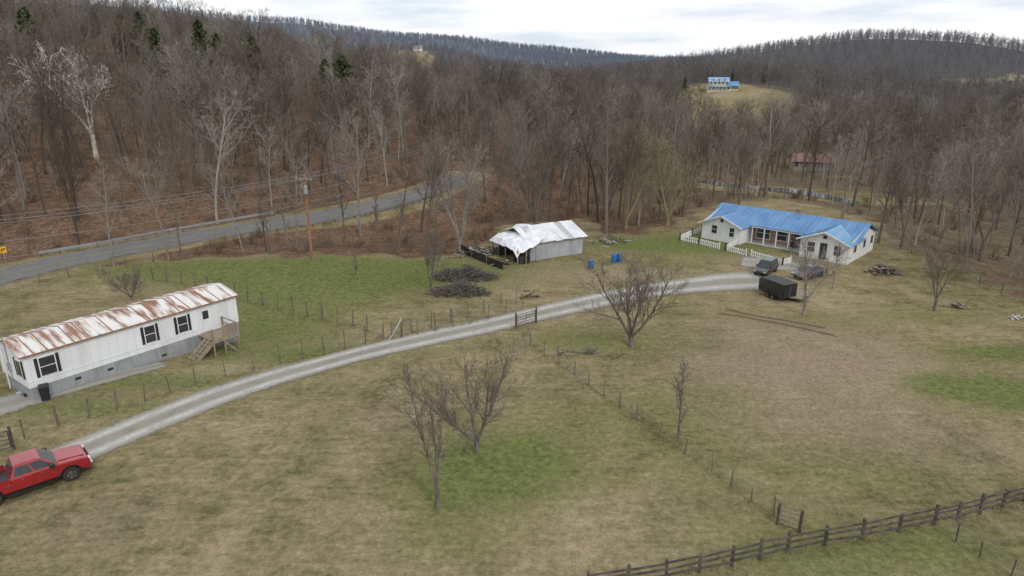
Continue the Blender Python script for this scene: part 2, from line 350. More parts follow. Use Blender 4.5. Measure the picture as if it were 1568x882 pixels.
gravel2=softmat('thin_gravel',[(.35,(.24,.235,.22)),(.65,(.40,.395,.38))],(.26,.24,.19),edge=.4)
asph=softmat('worn_asphalt',[(.35,(.13,.128,.124)),(.65,(.205,.20,.192))],edge=.03,strength=15,bias=.08)
mud=softmat('mud_ruts',[(.35,(.10,.07,.05)),(.65,(.17,.12,.085))],edge=.6,strength=3,bias=.0)
leaves_m=softmat('shoulder_gravel',[(.35,(.17,.14,.11)),(.65,(.27,.24,.19))],edge=.4)
DRV=[G(*p) for p in [(-160,800),(-40,755),(60,716),(140,683),(250,638),(350,600),(450,569),(550,542),(650,519),(740,500),(830,479),(920,459),(1000,444),(1070,436),(1125,431),(1180,430)]]
ribbon('gravel_driveway',DRV,[4.1]*10+[4.4,4.5,4.8,5.6,7.5,9.0],.035,gravel,12)
ribbon('gravel_pad',[G(*p) for p in [(-120,650),(0,622),(90,598),(180,575),(260,556)]],[5,4.6,3,2.2,1.6],.03,gravel2,8)
ribbon('gravel_parking',[G(*p) for p in [(1130,400),(1190,405),(1260,412)]],[5,6,3],.025,gravel2,8)
ribbon('road_shoulder',ROAD,8.6,.03,leaves_m,10)
ribbon('asphalt_road',ROAD,6.4,.06,asph,10)
ribbon('road_centre_line',ROAD,.2,.075,M['yellowline'],1)
ribbon('road_edge_line',ROAD,.10,.075,M['whiteline'],1,offset=2.75)
ribbon('road_edge_line',ROAD,.10,.075,M['whiteline'],1,offset=-2.75)
ribbon('tyre_tracks',[G(*p) for p in [(1090,478),(1130,484),(1180,493),(1230,503),(1285,516)]],.55,.02,mud,4)
ribbon('tyre_tracks',[G(*p) for p in [(1110,473),(1160,484),(1210,492),(1270,504)]],.5,.02,mud,4)
wat=mat('creek_water_surface',(.06,.065,.055),(.05,.055,.05),1,rough=.08)
ribbon('creek_water',[G(*p) for p in [(1060,276),(1110,283),(1150,288),(1200,292),(1250,299),(1310,312)]],[2,4,4,6,4,3],.08,wat,6)

# ------------------------------------------------------------------ trees
def rv(rng): 
    z=rng.uniform(-1,1); a=rng.uniform(0,6.2832); s=math.sqrt(1-z*z); return Vector((s*math.cos(a),s*math.sin(a),z))
def grow(mb,rng,p,d,Ln,r,lvl,C):
    ns=C['seg'][lvl]; k=C['k'][lvl]; pts=[p]; rad=[r]; ds=[d]; tip=.35 if lvl<C['max'] else .2
    for i in range(ns):
        d=(d+rv(rng)*C['wig'][lvl]+Vector((0,0,C['trop'][lvl]))).normalized(); p=p+d*(Ln/ns); pts.append(p); ds.append(d)
        rad.append(r*(1-(i+1)/ns*(1-tip)))
    if k==2:
        sd=d.cross(rv(rng)).normalized()*max(r,C['tw'])
        b=len(mb.v)
        a0=pts[0]-sd;a1=pts[0]+sd; t=pts[-1]
        mb.v+=[a0[:],a1[:],t[:]]; mb.f.append((b,b+1,b+2)); mb.m.append(0)
    else: mb.tube(pts,[max(x,C['tw']) for x in rad],k,0,cap=False)
    if lvl>=C['max']: return
    n=C['n'][lvl]; st=C['st'][lvl]; n=max(2,int(n*rng.uniform(.8,1.2)))
    ga=rng.uniform(0,6.28)
    for j in range(n):
        t=st+(1-st)*((j+rng.random())/n); t=min(t,.98); f=t*ns; i=int(f); q=pts[i].lerp(pts[i+1],f-i); dd=ds[i+1]
        ga+=2.4+rng.uniform(-.5,.5); a=R(rng.uniform(*C['ang'][lvl]))*(1-.35*t)
        pr=dd.cross(Vector((1,0,0)) if abs(dd.x)<.8 else Vector((0,1,0))).normalized(); pr2=dd.cross(pr)
        nd=dd*math.cos(a)+(pr*math.cos(ga)+pr2*math.sin(ga))*math.sin(a)
        ll=Ln*C['len'][lvl]*rng.uniform(.65,1.2)*(1-C['tap'][lvl]*(t-st)/(1-st))
        rr=(r*(1-t*(1-tip)))*rng.uniform(.42,.62)
        grow(mb,rng,q,nd,ll,rr,lvl+1,C)
FOR=dict(max=4,seg=[8,4,3,2,1],k=[6,4,3,3,2],wig=[.05,.16,.22,.25,.2],trop=[.03,.10,.07,.03,.02],n=[15,7,5,4],st=[.34,.2,.15,.1],
   ang=[(30,60),(30,55),(30,60),(25,60)],len=[.34,.50,.52,.6],tap=[.55,.4,.4,.3],tw=.010)
FORW=dict(FOR,n=[12,7,5,4],wig=[.09,.2,.24,.25,.2],st=[.42,.2,.15,.1],ang=[(35,70),(30,60),(30,65),(25,65)],len=[.42,.52,.52,.6],tap=[.3,.4,.4,.3])
SAP=dict(FOR,n=[12,6,4,3],st=[.25,.2,.15,.1],ang=[(20,42),(25,45),(25,50),(25,50)],len=[.28,.5,.5,.6])
FLD=dict(max=4,seg=[6,5,4,3,1],k=[7,6,4,3,2],wig=[.10,.18,.24,.26,.2],trop=[.05,.08,.05,.03,.02],n=[9,8,6,6],st=[.22,.2,.15,.1],
   ang=[(25,60),(25,60),(25,65),(25,65)],len=[.50,.50,.50,.60],tap=[.4,.4,.35,.3],tw=.007)
SYC=dict(FLD,n=[7,6,5,3],wig=[.14,.24,.3,.3,.2],len=[.62,.55,.5,.5],ang=[(30,70),(30,65),(30,65),(30,60)],st=[.3,.25,.2,.2])
def tree_mb(seed,h,C,stems=1,spread=0,r0=None,tw=None,fork=0.0):
    C=dict(C); 
    if tw: C['tw']=tw
    rng=random.Random(seed); mb=MB(); r0=r0 or (h*.010+.03)
    if stems==1: grow(mb,rng,Vector((0,0,-.2)),Vector((rng.uniform(-.04,.04),rng.uniform(-.04,.04),1)).normalized(),h*.95,r0,0,C)
    else:
        base=Vector((0,0,-.2)); top=Vector((0,0,fork))
        if fork>0: mb.tube([base,top*.5+Vector((.03,.02,0)),top+Vector((0,0,.1))],[r0*1.5,r0*1.2,r0*1.15],8,0,cap=False)
        else: top=base
        a0=rng.uniform(0,6)
        for i in range(stems):
            a=a0+6.283*i/stems+rng.uniform(-.4,.4); s=R(spread*rng.uniform(.5,1.15))
            grow(mb,rng,top.copy(),Vector((math.sin(s)*math.cos(a),math.sin(s)*math.sin(a),math.cos(s))),(h-fork)*rng.uniform(.8,1.05),r0*rng.uniform(.6,.85),0,C)
    return mb
def conifer_mb(seed,h,w,tw=.12,dens=1.0,bare=.1):
    rng=random.Random(seed); mb=MB(); mb.tube([(0,0,-.2),(0,0,h*.5),(0,0,h)],[h*.014+.03,h*.01,.02],6,1,cap=False)
    nb=int(h*9*dens)
    for i in range(nb):
        t=(i+rng.random())/nb; z=h*(bare+(1-bare)*t); rr=w*(1-t)**.6*rng.uniform(.35,1.2)*(.6+.4*min(1,t*5))+.1; a=i*2.4+rng.uniform(-.4,.4)
        d=Vector((math.cos(a),math.sin(a),rng.uniform(-.15,.4))); p0=Vector((0,0,z)); p1=p0+d*rr
        mb.tube([p0,p1],[.03,.01],3,1,cap=False)
        m=int(6+rr*9)
        for j in range(m):
            q=p0.lerp(p1,rng.uniform(.25,1.05))+rv(rng)*.18*(1+rr*.3); n=rv(rng); s=tw*rng.uniform(.7,1.6)
            a1=n.cross(rv(rng)).normalized()*s*1.6; b1=n.cross(a1).normalized()*s*.7
            mb.face([q-a1,q-b1,q+a1,q+b1],0)
    return mb
def brush_mb(seed,h,tw=.012):
    rng=random.Random(seed); mb=MB(); C=dict(max=2,seg=[3,2,1],k=[3,3,2],wig=[.25,.3,.2],trop=[.02,.0,0],n=[7,5],st=[.2,.1],ang=[(25,60),(25,70)],len=[.55,.5],tap=[.3,.3],tw=tw)
    for i in range(13):
        a=rng.uniform(0,6.28); s=R(rng.uniform(5,55)); p=Vector((rng.uniform(-.5,.5),rng.uniform(-.5,.5),-.05))
        grow(mb,rng,p,Vector((math.sin(s)*math.cos(a),math.sin(s)*math.sin(a),math.cos(s))),h*rng.uniform(.6,1.1),.02,0,C)
    return mb

def instancer(name,coll,pts,rots,scl,idx):
    me=bpy.data.meshes.new(name); me.from_pydata(pts,[],[])
    a=me.attributes.new('rot','FLOAT_VECTOR','POINT'); a.data.foreach_set('vector',np.array(rots,np.float32).ravel())
    a=me.attributes.new('scl','FLOAT','POINT'); a.data.foreach_set('value',np.array(scl,np.float32))
    a=me.attributes.new('idx','INT','POINT'); a.data.foreach_set('value',np.array(idx,np.int32))
    o=bpy.data.objects.new(name,me); scene.collection.objects.link(o)
    ng=bpy.data.node_groups.new(name+'_nodes','GeometryNodeTree')
    ng.interface.new_socket('Geometry',in_out='INPUT',socket_type='NodeSocketGeometry'); ng.interface.new_socket('Geometry',in_out='OUTPUT',socket_type='NodeSocketGeometry')
    gi=ng.nodes.new('NodeGroupInput'); go=ng.nodes.new('NodeGroupOutput')
    ci=ng.nodes.new('GeometryNodeCollectionInfo'); ci.inputs['Collection'].default_value=coll; ci.inputs['Separate Children'].default_value=True; ci.inputs['Reset Children'].default_value=True
    ip=ng.nodes.new('GeometryNodeInstanceOnPoints'); ip.inputs['Pick Instance'].default_value=True
    def na(n,t):
        x=ng.nodes.new('GeometryNodeInputNamedAttribute'); x.data_type=t; x.inputs['Name'].default_value=n; return x.outputs['Attribute']
    e=ng.nodes.new('FunctionNodeEulerToRotation')
    l=ng.links.new
    l(gi.outputs[0],ip.inputs['Points']); l(ci.outputs[0],ip.inputs['Instance']); l(na('idx','INT'),ip.inputs['Instance Index'])
    l(na('rot','FLOAT_VECTOR'),e.inputs[0]); l(e.outputs[0],ip.inputs['Rotation']); l(na('scl','FLOAT'),ip.inputs['Scale']); l(ip.outputs[0],go.inputs[0])
    md=o.modifiers.new('instances','NODES'); md.node_group=ng
    return o
def coll(name,mbs):
    c=bpy.data.collections.new(name)
    for i,(n,mb,mats) in enumerate(mbs):
        o=mb.obj('%s'%n,mats,link=False); o.name='%02d_%s'%(i,n); c.objects.link(o)
    return c
near_c=coll('woods_trees',[('bare_tree_form',tree_mb(100+i,h,C,tw=.015),['bark']) for i,(h,C) in enumerate([(15,FOR),(13,FORW),(16,FORW),(14,FOR),(12,FORW),(15,FORW)])]
  +[('sapling_form',tree_mb(120+i,8,SAP,tw=.013),['bark']) for i in range(2)])
FARC=dict(FORW,n=[13,6,4,2],k=[4,3,3,2,2],st=[.3,.2,.15,.1])
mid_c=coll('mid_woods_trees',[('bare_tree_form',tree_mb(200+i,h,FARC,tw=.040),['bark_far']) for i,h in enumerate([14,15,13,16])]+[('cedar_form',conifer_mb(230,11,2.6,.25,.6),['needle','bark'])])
FARD=dict(FORW,n=[15,6,4,2],k=[3,3,2,2,2],st=[.03,.15,.1,.1],len=[.42,.55,.52,.6],tap=[.4,.4,.4,.3])
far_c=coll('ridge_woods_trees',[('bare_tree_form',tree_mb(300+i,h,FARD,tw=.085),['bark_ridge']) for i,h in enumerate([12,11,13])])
far2_c=coll('far_ridge_woods_trees',[('bare_tree_form',tree_mb(310+i,h,FARD,tw=.13),['bark_ridge2_haze']) for i,h in enumerate([12,13])])
brush_c=coll('brush_forms',[('brush_form',brush_mb(400+i,1.7),['brush']) for i in range(4)])

def scatter(sp,r0,r1,wedge=.82,margin=25):
    gx=np.arange(-r1*wedge-margin,r1*wedge+margin,sp); gy=np.arange(20,r1,sp); x,y=np.meshgrid(gx,gy); x=x.ravel();y=y.ravel()
    x=x+np.random.uniform(-.48,.48,x.shape)*sp; y=y+np.random.uniform(-.48,.48,x.shape)*sp
    r=np.hypot(x,y); k=(r>r0)&(r<r1)&(np.abs(x)<wedge*y+margin); x=x[k];y=y[k]
    k=(sdf(x,y)>1.5)&(clr(x,y)>1.0)&(dpoly(x,y,ROAD)>5.5)
    return x[k],y[k]
def make(name,c,x,y,smin,smax,nforms,wts=None,seed=1,tilt=.04,sfun=None):
    rs=np.random.RandomState(seed); n=len(x); z=H(x,y)-.1
    rot=np.stack([rs.normal(0,tilt,n),rs.normal(0,tilt,n),rs.uniform(0,6.28,n)],-1)
    s=rs.uniform(smin,smax,n)
    if sfun is not None: s=s*sfun(x,y)
    idx=rs.choice(nforms,n,p=wts)
    return instancer(name,c,np.stack([x,y,z],-1).tolist(),rot,s,idx)
x,y=scatter(4.9,0,290)
rs=np.random.RandomState(5); d=(x-RD0[0])*RDn[0]+(y-RD0[1])*RDn[1]; t=(x-RD0[0])*RDd[0]+(y-RD0[1])*RDd[1]
keep=np.ones(len(x),bool)
betw=(d<0)&(x<0)&(y<135)&(d>-32)
keep&=~(betw&(rs.rand(len(x))>.42))
back=(x>25)&(x<95)&(y<150)&(y>85)&(sdf(x,y)<30)
keep&=~(back&(rs.rand(len(x))>.68))
keep&=~((t<10)&(d<5)&(rs.rand(len(x))>.2))
keep&=~((dpoly(x,y,ROAD)<9)&(rs.rand(len(x))>.55))
sx,sy=G(148,243); keep&=~((np.abs(x/y-sx/sy)<.03)&(y<sy+2)&(rs.rand(len(x))>.25))
for u0,v0,rr in ((1246,262,5),(1170,290,7)):
    px,py=G(u0,v0); keep&=(np.hypot(x-px,y-py)>rr)
x=x[keep];y=y[keep]
wt=np.array([.15,.15,.15,.15,.14,.14,.06,.06]); wt/=wt.sum()
make('bare_woods',near_c,x,y,.62,1.14,8,wt,11,sfun=lambda x,y: np.where(x<-5,1.08,1.0)*np.where((x>35)&(y>170),.88,1.0))
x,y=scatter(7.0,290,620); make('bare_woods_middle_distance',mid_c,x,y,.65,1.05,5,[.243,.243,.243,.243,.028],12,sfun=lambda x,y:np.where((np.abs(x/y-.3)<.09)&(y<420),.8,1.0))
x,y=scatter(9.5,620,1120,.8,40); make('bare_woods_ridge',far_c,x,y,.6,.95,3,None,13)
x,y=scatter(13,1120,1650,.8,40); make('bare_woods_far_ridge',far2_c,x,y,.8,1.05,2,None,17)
x,y=scatter(2.6,0,150); s=sdf(x,y); rs=np.random.RandomState(8); k=(rs.rand(len(x))<np.where(s<9,.5,.20)); k&=~((x>30)&(y<120)&(rs.rand(len(x))>.4)); make('brush_undergrowth',brush_c,x[k],y[k],.4,1.1,4,None,14)

def tree(name,u,vb,vt,C,seed,mat_='barkn',stems=1,spread=0,r0=None,tw=None,fork=0,hx=1.0,dz=0):
    x,y=G(u,vb); z=Hs(x,y); h=(topz(y,vt)-z)*hx
    mb=tree_mb(seed,h,C,stems,spread,r0,tw,fork)
    zz=[q[2] for q in mb.v]; s=h/max(zz)
    o=mb.obj(name,[mat_],loc=(x,y,z)); o.scale=(s,s,s); return o
tree('bare_walnut_tree',965,530,378,FLD,1,stems=6,spread=46,r0=.20,fork=.9,tw=.009)
tree('bare_fruit_tree',730,692,503,FLD,2,stems=5,spread=46,r0=.18,fork=.9,tw=.009)
tree('bare_fruit_tree',670,777,545,SAP,34,stems=3,spread=12,r0=.12,fork=1.2,tw=.008)
tree('bare_sapling',1038,676,545,SAP,4,r0=.08,tw=.009)
tree('bare_locust_tree',660,446,345,FLD,5,stems=3,spread=18,r0=.13,fork=.8,tw=.010)
tree('bare_shrub_tree',202,459,400,FLD,6,stems=5,spread=60,r0=.09,fork=.3)
tree('bare_maple_tree',1230,482,348,FLD,7,'barkg',stems=3,spread=32,r0=.13,fork=1.3,tw=.009)
tree('bare_maple_tree',1430,476,365,FLD,8,stems=3,spread=24,r0=.13,fork=1.2,tw=.009)
tree('bare_maple_tree',1274,442,368,SAP,9,'barkg',r0=.06,tw=.009)
tree('bare_oak_tree',705,384,192,FLD,10,'barkg',stems=4,spread=20,r0=.30,fork=1.5,tw=.014)
tree('bare_oak_tree',820,352,205,FLD,12,stems=3,spread=22,r0=.26,fork=1.5,tw=.016)
tree('bare_oak_tree',552,362,160,FOR,13,'barkg',r0=.24,tw=.015)
tree('bare_oak_tree',528,372,235,FOR,14,r0=.16,tw=.014)
tree('bare_oak_tree',455,376,215,FORW,15,'barkg',r0=.16,tw=.014)
tree('bare_oak_tree',372,386,215,FORW,16,'barkg',r0=.15,tw=.014)
tree('bare_oak_tree',278,395,225,FOR,17,r0=.13,tw=.013)
tree('bare_oak_tree',258,398,215,FORW,41,'barkg',r0=.14,tw=.013)
tree('bare_oak_tree',415,390,250,SAP,18,r0=.12,tw=.013)
tree('bare_oak_tree',175,408,240,FOR,19,'barkg',r0=.13,tw=.013)
tree('bare_oak_tree',612,392,290,SAP,20,r0=.08,tw=.012)
tree('bare_oak_tree',716,300,170,FORW,42,r0=.2,tw=.018)
tree('bare_oak_tree',745,310,175,FORW,43,r0=.2,tw=.018)
tree('bare_oak_tree',1238,300,215,FORW,44,r0=.2,tw=.018)
tree('bare_oak_tree',1268,296,210,FORW,45,'barkg',r0=.2,tw=.018)
tree('bare_sapling',548,429,385,SAP,21,r0=.04,tw=.010)
tree('bare_oak_tree',930,345,180,FLD,22,stems=3,spread=25,r0=.26,fork=1.5,tw=.017)
tree('willow_tree',1022,345,200,FLD,23,mat_='bark_willow',stems=4,spread=26,r0=.25,fork=1.2,tw=.018)
tree('willow_tree',958,350,185,FLD,24,mat_='bark_willow',stems=3,spread=24,r0=.22,fork=1.5,tw=.015)
tree('bare_oak_tree',1380,378,235,FLD,25,stems=2,spread=18,r0=.2,fork=2,tw=.015)
tree('bare_oak_tree',1345,372,225,FOR,26,r0=.18,tw=.015)
tree('bare_oak_tree',1290,335,195,FLD,27,'barkg',stems=2,spread=18,r0=.2,fork=2.5,tw=.017)
tree('bare_oak_tree',1130,325,190,FLD,28,stems=2,spread=20,r0=.2,fork=2.5,tw=.017)
tree('bare_oak_tree',1500,400,225,FLD,29,stems=2,spread=20,r0=.2,fork=2.5,tw=.015)
tree('bare_oak_tree',1545,425,235,FLD,30,'barkg',stems=2,spread=20,r0=.2,fork=2.5,tw=.015)
tree('white_sycamore_tree',148,243,60,SYC,37,mat_='bark_white',stems=3,spread=20,r0=.38,fork=5,tw=.028)
tree('white_sycamore_tree',1500,300,205,SYC,32,mat_='bark_white',stems=2,spread=14,r0=.2,fork=4,tw=.018)
tree('white_sycamore_tree',405,225,110,SYC,38,mat_='barkg',stems=2,spread=16,r0=.25,fork=4,tw=.022)
def conifer(name,u,vb,vt,w,seed):
    x,y=G(u,vb); z=Hs(x,y); h=max(3,topz(y,vt)-z); conifer_mb(seed,h,w,.28,.9,.3).obj(name,['needle','bark'],loc=(x,y,z))
for i,(u,vb,vt,w) in enumerate([(318,150,32,3.4),(345,160,52,3.0),(200,125,24,3.6),(395,150,56,3.2),(530,190,84,4.6),(505,188,92,3.6),(1412,214,172,4),(1482,216,168,4.4),(1530,212,176,3.4),(60,130,12,3.4),(250,145,44,3),(300,210,122,2.4),(1165,222,194,2.4),(1445,212,180,3.4),(225,110,20,3),(440,160,78,3),(1320,180,150,3)]):
    conifer('pine_tree',u,vb,vt,w,500+i)

# ------------------------------------------------------------------ mobile home
A=(-32.8,41.9); th=R(53.5); LL,WW=15.8,4.7
hz=.25
mh=empty('mobile_home',(A[0],A[1],hz),th)
b=MB(); b.box(0,LL,0,WW,.65,3.1,0)
for i in range(25):
    xx=.3+i*(LL-.6)/24; b.box(xx-.015,xx+.015,-.010,0,.66,3.08,1)
for i in range(8): b.box(-.010,0,.3+i*.53-.015,.3+i*.53+.015,.66,3.08,1)
b.box(-.03,LL+.03,-.03,0.0,1.05,1.10,1)
b.obj('walls',['siding','batten'],mh)
g=MB(); g.v=[(0,0,3.1),(0,WW,3.1),(0,WW/2,3.62),(LL,0,3.1),(LL,WW,3.1),(LL,WW/2,3.62)]; g.f=[(0,2,1),(3,4,5)]; g.m=[0,0]; g.obj('gable_ends',['siding'],mh)
b=MB(); b.box(.04,LL-.04,.05,WW-.05,-1.6,.65,0)
for i in range(52):
    xx=.1+i*(LL-.2)/51; b.box(xx-.035,xx+.035,.02,.05,-1.6,.64,0)
b.obj('skirting',['skirt'],mh)
b=MB(); rp=[(-.18,3.06),(WW/2,3.66),(WW+.18,3.06)]
for i in range(19):
    x0=-.2+i*(LL+.4)/19; x1=-.2+(i+1)*(LL+.4)/19-.0
    dz=random.uniform(-.006,.006)
    for (ya,za),(yb,zb) in ((rp[0],rp[1]),(rp[1],rp[2])):
        b.hexa([(x0,ya,za+dz-.06),(x1,ya,za+dz-.06),(x1,yb,zb+dz-.06),(x0,yb,zb+dz-.06),(x0,ya,za+dz),(x1,ya,za+dz),(x1,yb,zb+dz),(x0,yb,zb+dz)],0)
        b.beam((x0,ya,za+.02),(x0,yb,zb+.02),.05,.05,1 if i%3 else 0)
b.box(-.25,LL+.25,-.23,-.18,2.98,3.08,1)
b.obj('rusty_roof',['rustroof','rust'],mh)
def window(b,x,z,w,h,shut=True,y=0,mg=0,mf=1,ms=2):
    b.box(x-w/2-.07,x+w/2+.07,y-.05,y-.0,z-.07,z+h+.07,mf); b.box(x-w/2,x+w/2,y-.062,y-.05,z,z+h,mg)
    b.box(x-w/2,x+w/2,y-.075,y-.062,z+h/2-.025,z+h/2+.025,mf)
    if shut:
        b.box(x-w/2-.28,x-w/2-.09,y-.045,y,z-.05,z+h+.05,ms); b.box(x+w/2+.09,x+w/2+.28,y-.045,y,z-.05,z+h+.05,ms)
b=MB()
for xx,w in ((1.35,.95),(8.4,.75),(11.0,.75)): window(b,xx,1.3,w,1.3)
b.box(12.55,13.4,-.04,0,.72,2.75,3); b.box(12.7,13.2,-.05,-.04,1.8,2.5,0)
b.obj('windows_and_door',['glass','white','black','white'],mh)
b=MB()
for yy in (1.0,): 
    b.box(-.05,0,yy-.45,yy+.45,1.3,2.55,1); b.box(-.062,-.05,yy-.36,yy+.36,1.37,2.48,0); b.box(-.045,0,yy-.75,yy-.48,1.28,2.58,2); b.box(-.045,0,yy+.48,yy+.75,1.28,2.58,2)
b.box(-.14,0,2.6,2.95,1.3,1.85,3); b.tube([(-.08,2.78,1.85),(-.08,2.78,3.9)],.04,6,3); b.tube([(-.08,2.78,-.5),(-.08,2.78,1.3)],.03,6,3); b.tube([(-.1,3.6,-.3),(-.1,3.6,2.9)],.05,6,1)
b.obj('end_window_and_meter',['glass','white','black','galv'],mh)
b=MB(); b.box(12.1,14.3,-2.2,-.06,.55,.65,0)
for px,py in ((12.15,-2.15),(14.25,-2.15),(14.25,-.15),(13.1,-2.15)): b.box(px-.06,px+.06,py-.06,py+.06,-1.4,1.6,0)
for z in (1.55,1.1): b.box(13.15,14.3,-2.18,-2.13,z,z+.09,0); b.box(14.23,14.28,-2.15,-.1,z,z+.09,0)
for i in range(12): b.box(13.2+i*.09,13.24+i*.09,-2.17,-2.15,.65,1.55,0)
b.beam((13.15,-2.2,.2),(14.2,-2.2,-1.0),.04,.12,0); b.box(12.15,14.25,-2.2,-2.16,.38,.55,0)
n=7
for i in range(n):
    z=.5-i*.2; xx=12.0-i*.27; b.box(xx-.16,xx+.14,-2.15,-1.05,z-.04,z,0); b.box(xx+.12,xx+.14,-2.15,-1.05,z,z+.16,0)
for yy in (-2.17,-1.03):
    b.beam((12.15,yy,.5),(12.15-n*.27,yy,.5-n*.2),.05,.28,0)
b.beam((12.15,-2.17,1.5),(10.3,-2.17,.1),.06,.10,0); b.box(10.25,10.35,-2.2,-2.14,-1.0,.2,0)
b.beam((12.15,-2.17,1.05),(10.3,-2.17,-.35),.04,.09,0)
b.obj('wooden_porch_steps',['wood'],mh)
b=MB()
for xx,zz in ((3.0,.2),(5.2,.1),(9.2,-.2)): b.box(xx-.2,xx+.2,0.0,.03,zz,zz+.18,0)
b.obj('skirting_vents',['dark'],mh)
p=G3(71,612); b=MB(); b.hexa([(-.24,-.24,0),(.24,-.24,0),(.24,.24,0),(-.24,.24,0),(-.3,-.32,1.0),(.3,-.32,1.0),(.3,.32,1.0),(-.3,.32,1.0)],0); b.prism([(-.33,1.0),(.33,1.0),(.28,1.09),(-.28,1.09)],-.35,.36,0)
b.tube([(-.26,.33,.12),(.26,.33,.12)],.12,10,0); b.obj('trash_can',['black'],loc=p,rz=.6,bevel=.02)
p=G3(30,607); b=MB(); b.tube([(0,0,0),(0,0,.3)],[.16,.18],10,0); b.box(.4,.7,-.15,.15,0,.25,1); b.obj('yard_clutter',['tinwall','black'],loc=p)

# ------------------------------------------------------------------ vehicles
def wheel(b,x,y,r,w,mt,mh_):
    s=1 if y>0 else -1
    b.tube([(x,y-w/2,r),(x,y-w*.4,r),(x,y+w*.4,r),(x,y+w/2,r)],[r*.88,r,r,r*.88],20,mt)
    b.tube([(x,y+s*w*.3,r),(x,y+s*(w/2+.012),r)],[r*.62,r*.56],12,mh_)
    for i in range(5):
        a=i*1.2566; b.beam((x+math.cos(a)*r*.15,y+s*(w/2+.02),r+math.sin(a)*r*.15),(x+math.cos(a)*r*.52,y+s*(w/2+.02),r+math.sin(a)*r*.52),.02,.06,mt)
def arch(cx,r,zc,z0,n=8):
    a0=math.asin(max(-1,min(1,(z0-zc)/r)))
    return [(cx+r*math.cos(math.pi-a0-(math.pi-2*a0)*i/n),zc+r*math.sin(math.pi-a0-(math.pi-2*a0)*i/n)) for i in range(n+1)]
def quadon(b,q,u0,u1,v0,v1,off,mi):
    q=[Vector(p) for p in q]; nrm=(q[1]-q[0]).cross(q[3]-q[0]).normalized()*off
    f=lambda u,v:(q[0].lerp(q[1],u)).lerp(q[3].lerp(q[2],u),v)+nrm
    b.face([f(u0,v0),f(u1,v0),f(u1,v1),f(u0,v1)],mi)
def cab(b,x0,x1,tx0,tx1,z0,z1,w0,w1,nwin,mb_,mg):
    c=[(x0,-w0,z0),(x1,-w0,z0),(x1,w0,z0),(x0,w0,z0),(tx0,-w1,z1),(tx1,-w1,z1),(tx1,w1,z1),(tx0,w1,z1)]; b.hexa(c,mb_)
    k=.12; t=[(tx0+k,-w1+k,z1+.045),(tx1-k*1.5,-w1+k,z1+.045),(tx1-k*1.5,w1-k,z1+.045),(tx0+k,w1-k,z1+.045)]
    o_=[(tx0+.01,-w1+.01,z1+.002),(tx1-.01,-w1+.01,z1+.002),(tx1-.01,w1-.01,z1+.002),(tx0+.01,w1-.01,z1+.002)]
    b.hexa(o_+t,mb_)
    sR=[c[0],c[1],c[5],c[4]]; sL=[c[2],c[3],c[7],c[6]]; fr=[c[1],c[2],c[6],c[5]]; bk=[c[3],c[0],c[4],c[7]]
    for k in range(nwin):
        a=.05+k*.9/nwin+.02; e=.05+(k+1)*.9/nwin-.02
        quadon(b,sR,a,e,.1,.88,.006,mg); quadon(b,sL,1-e,1-a,.1,.88,.006,mg)
    quadon(b,fr,.06,.94,.06,.92,.006,mg); quadon(b,bk,.08,.92,.12,.88,.006,mg)
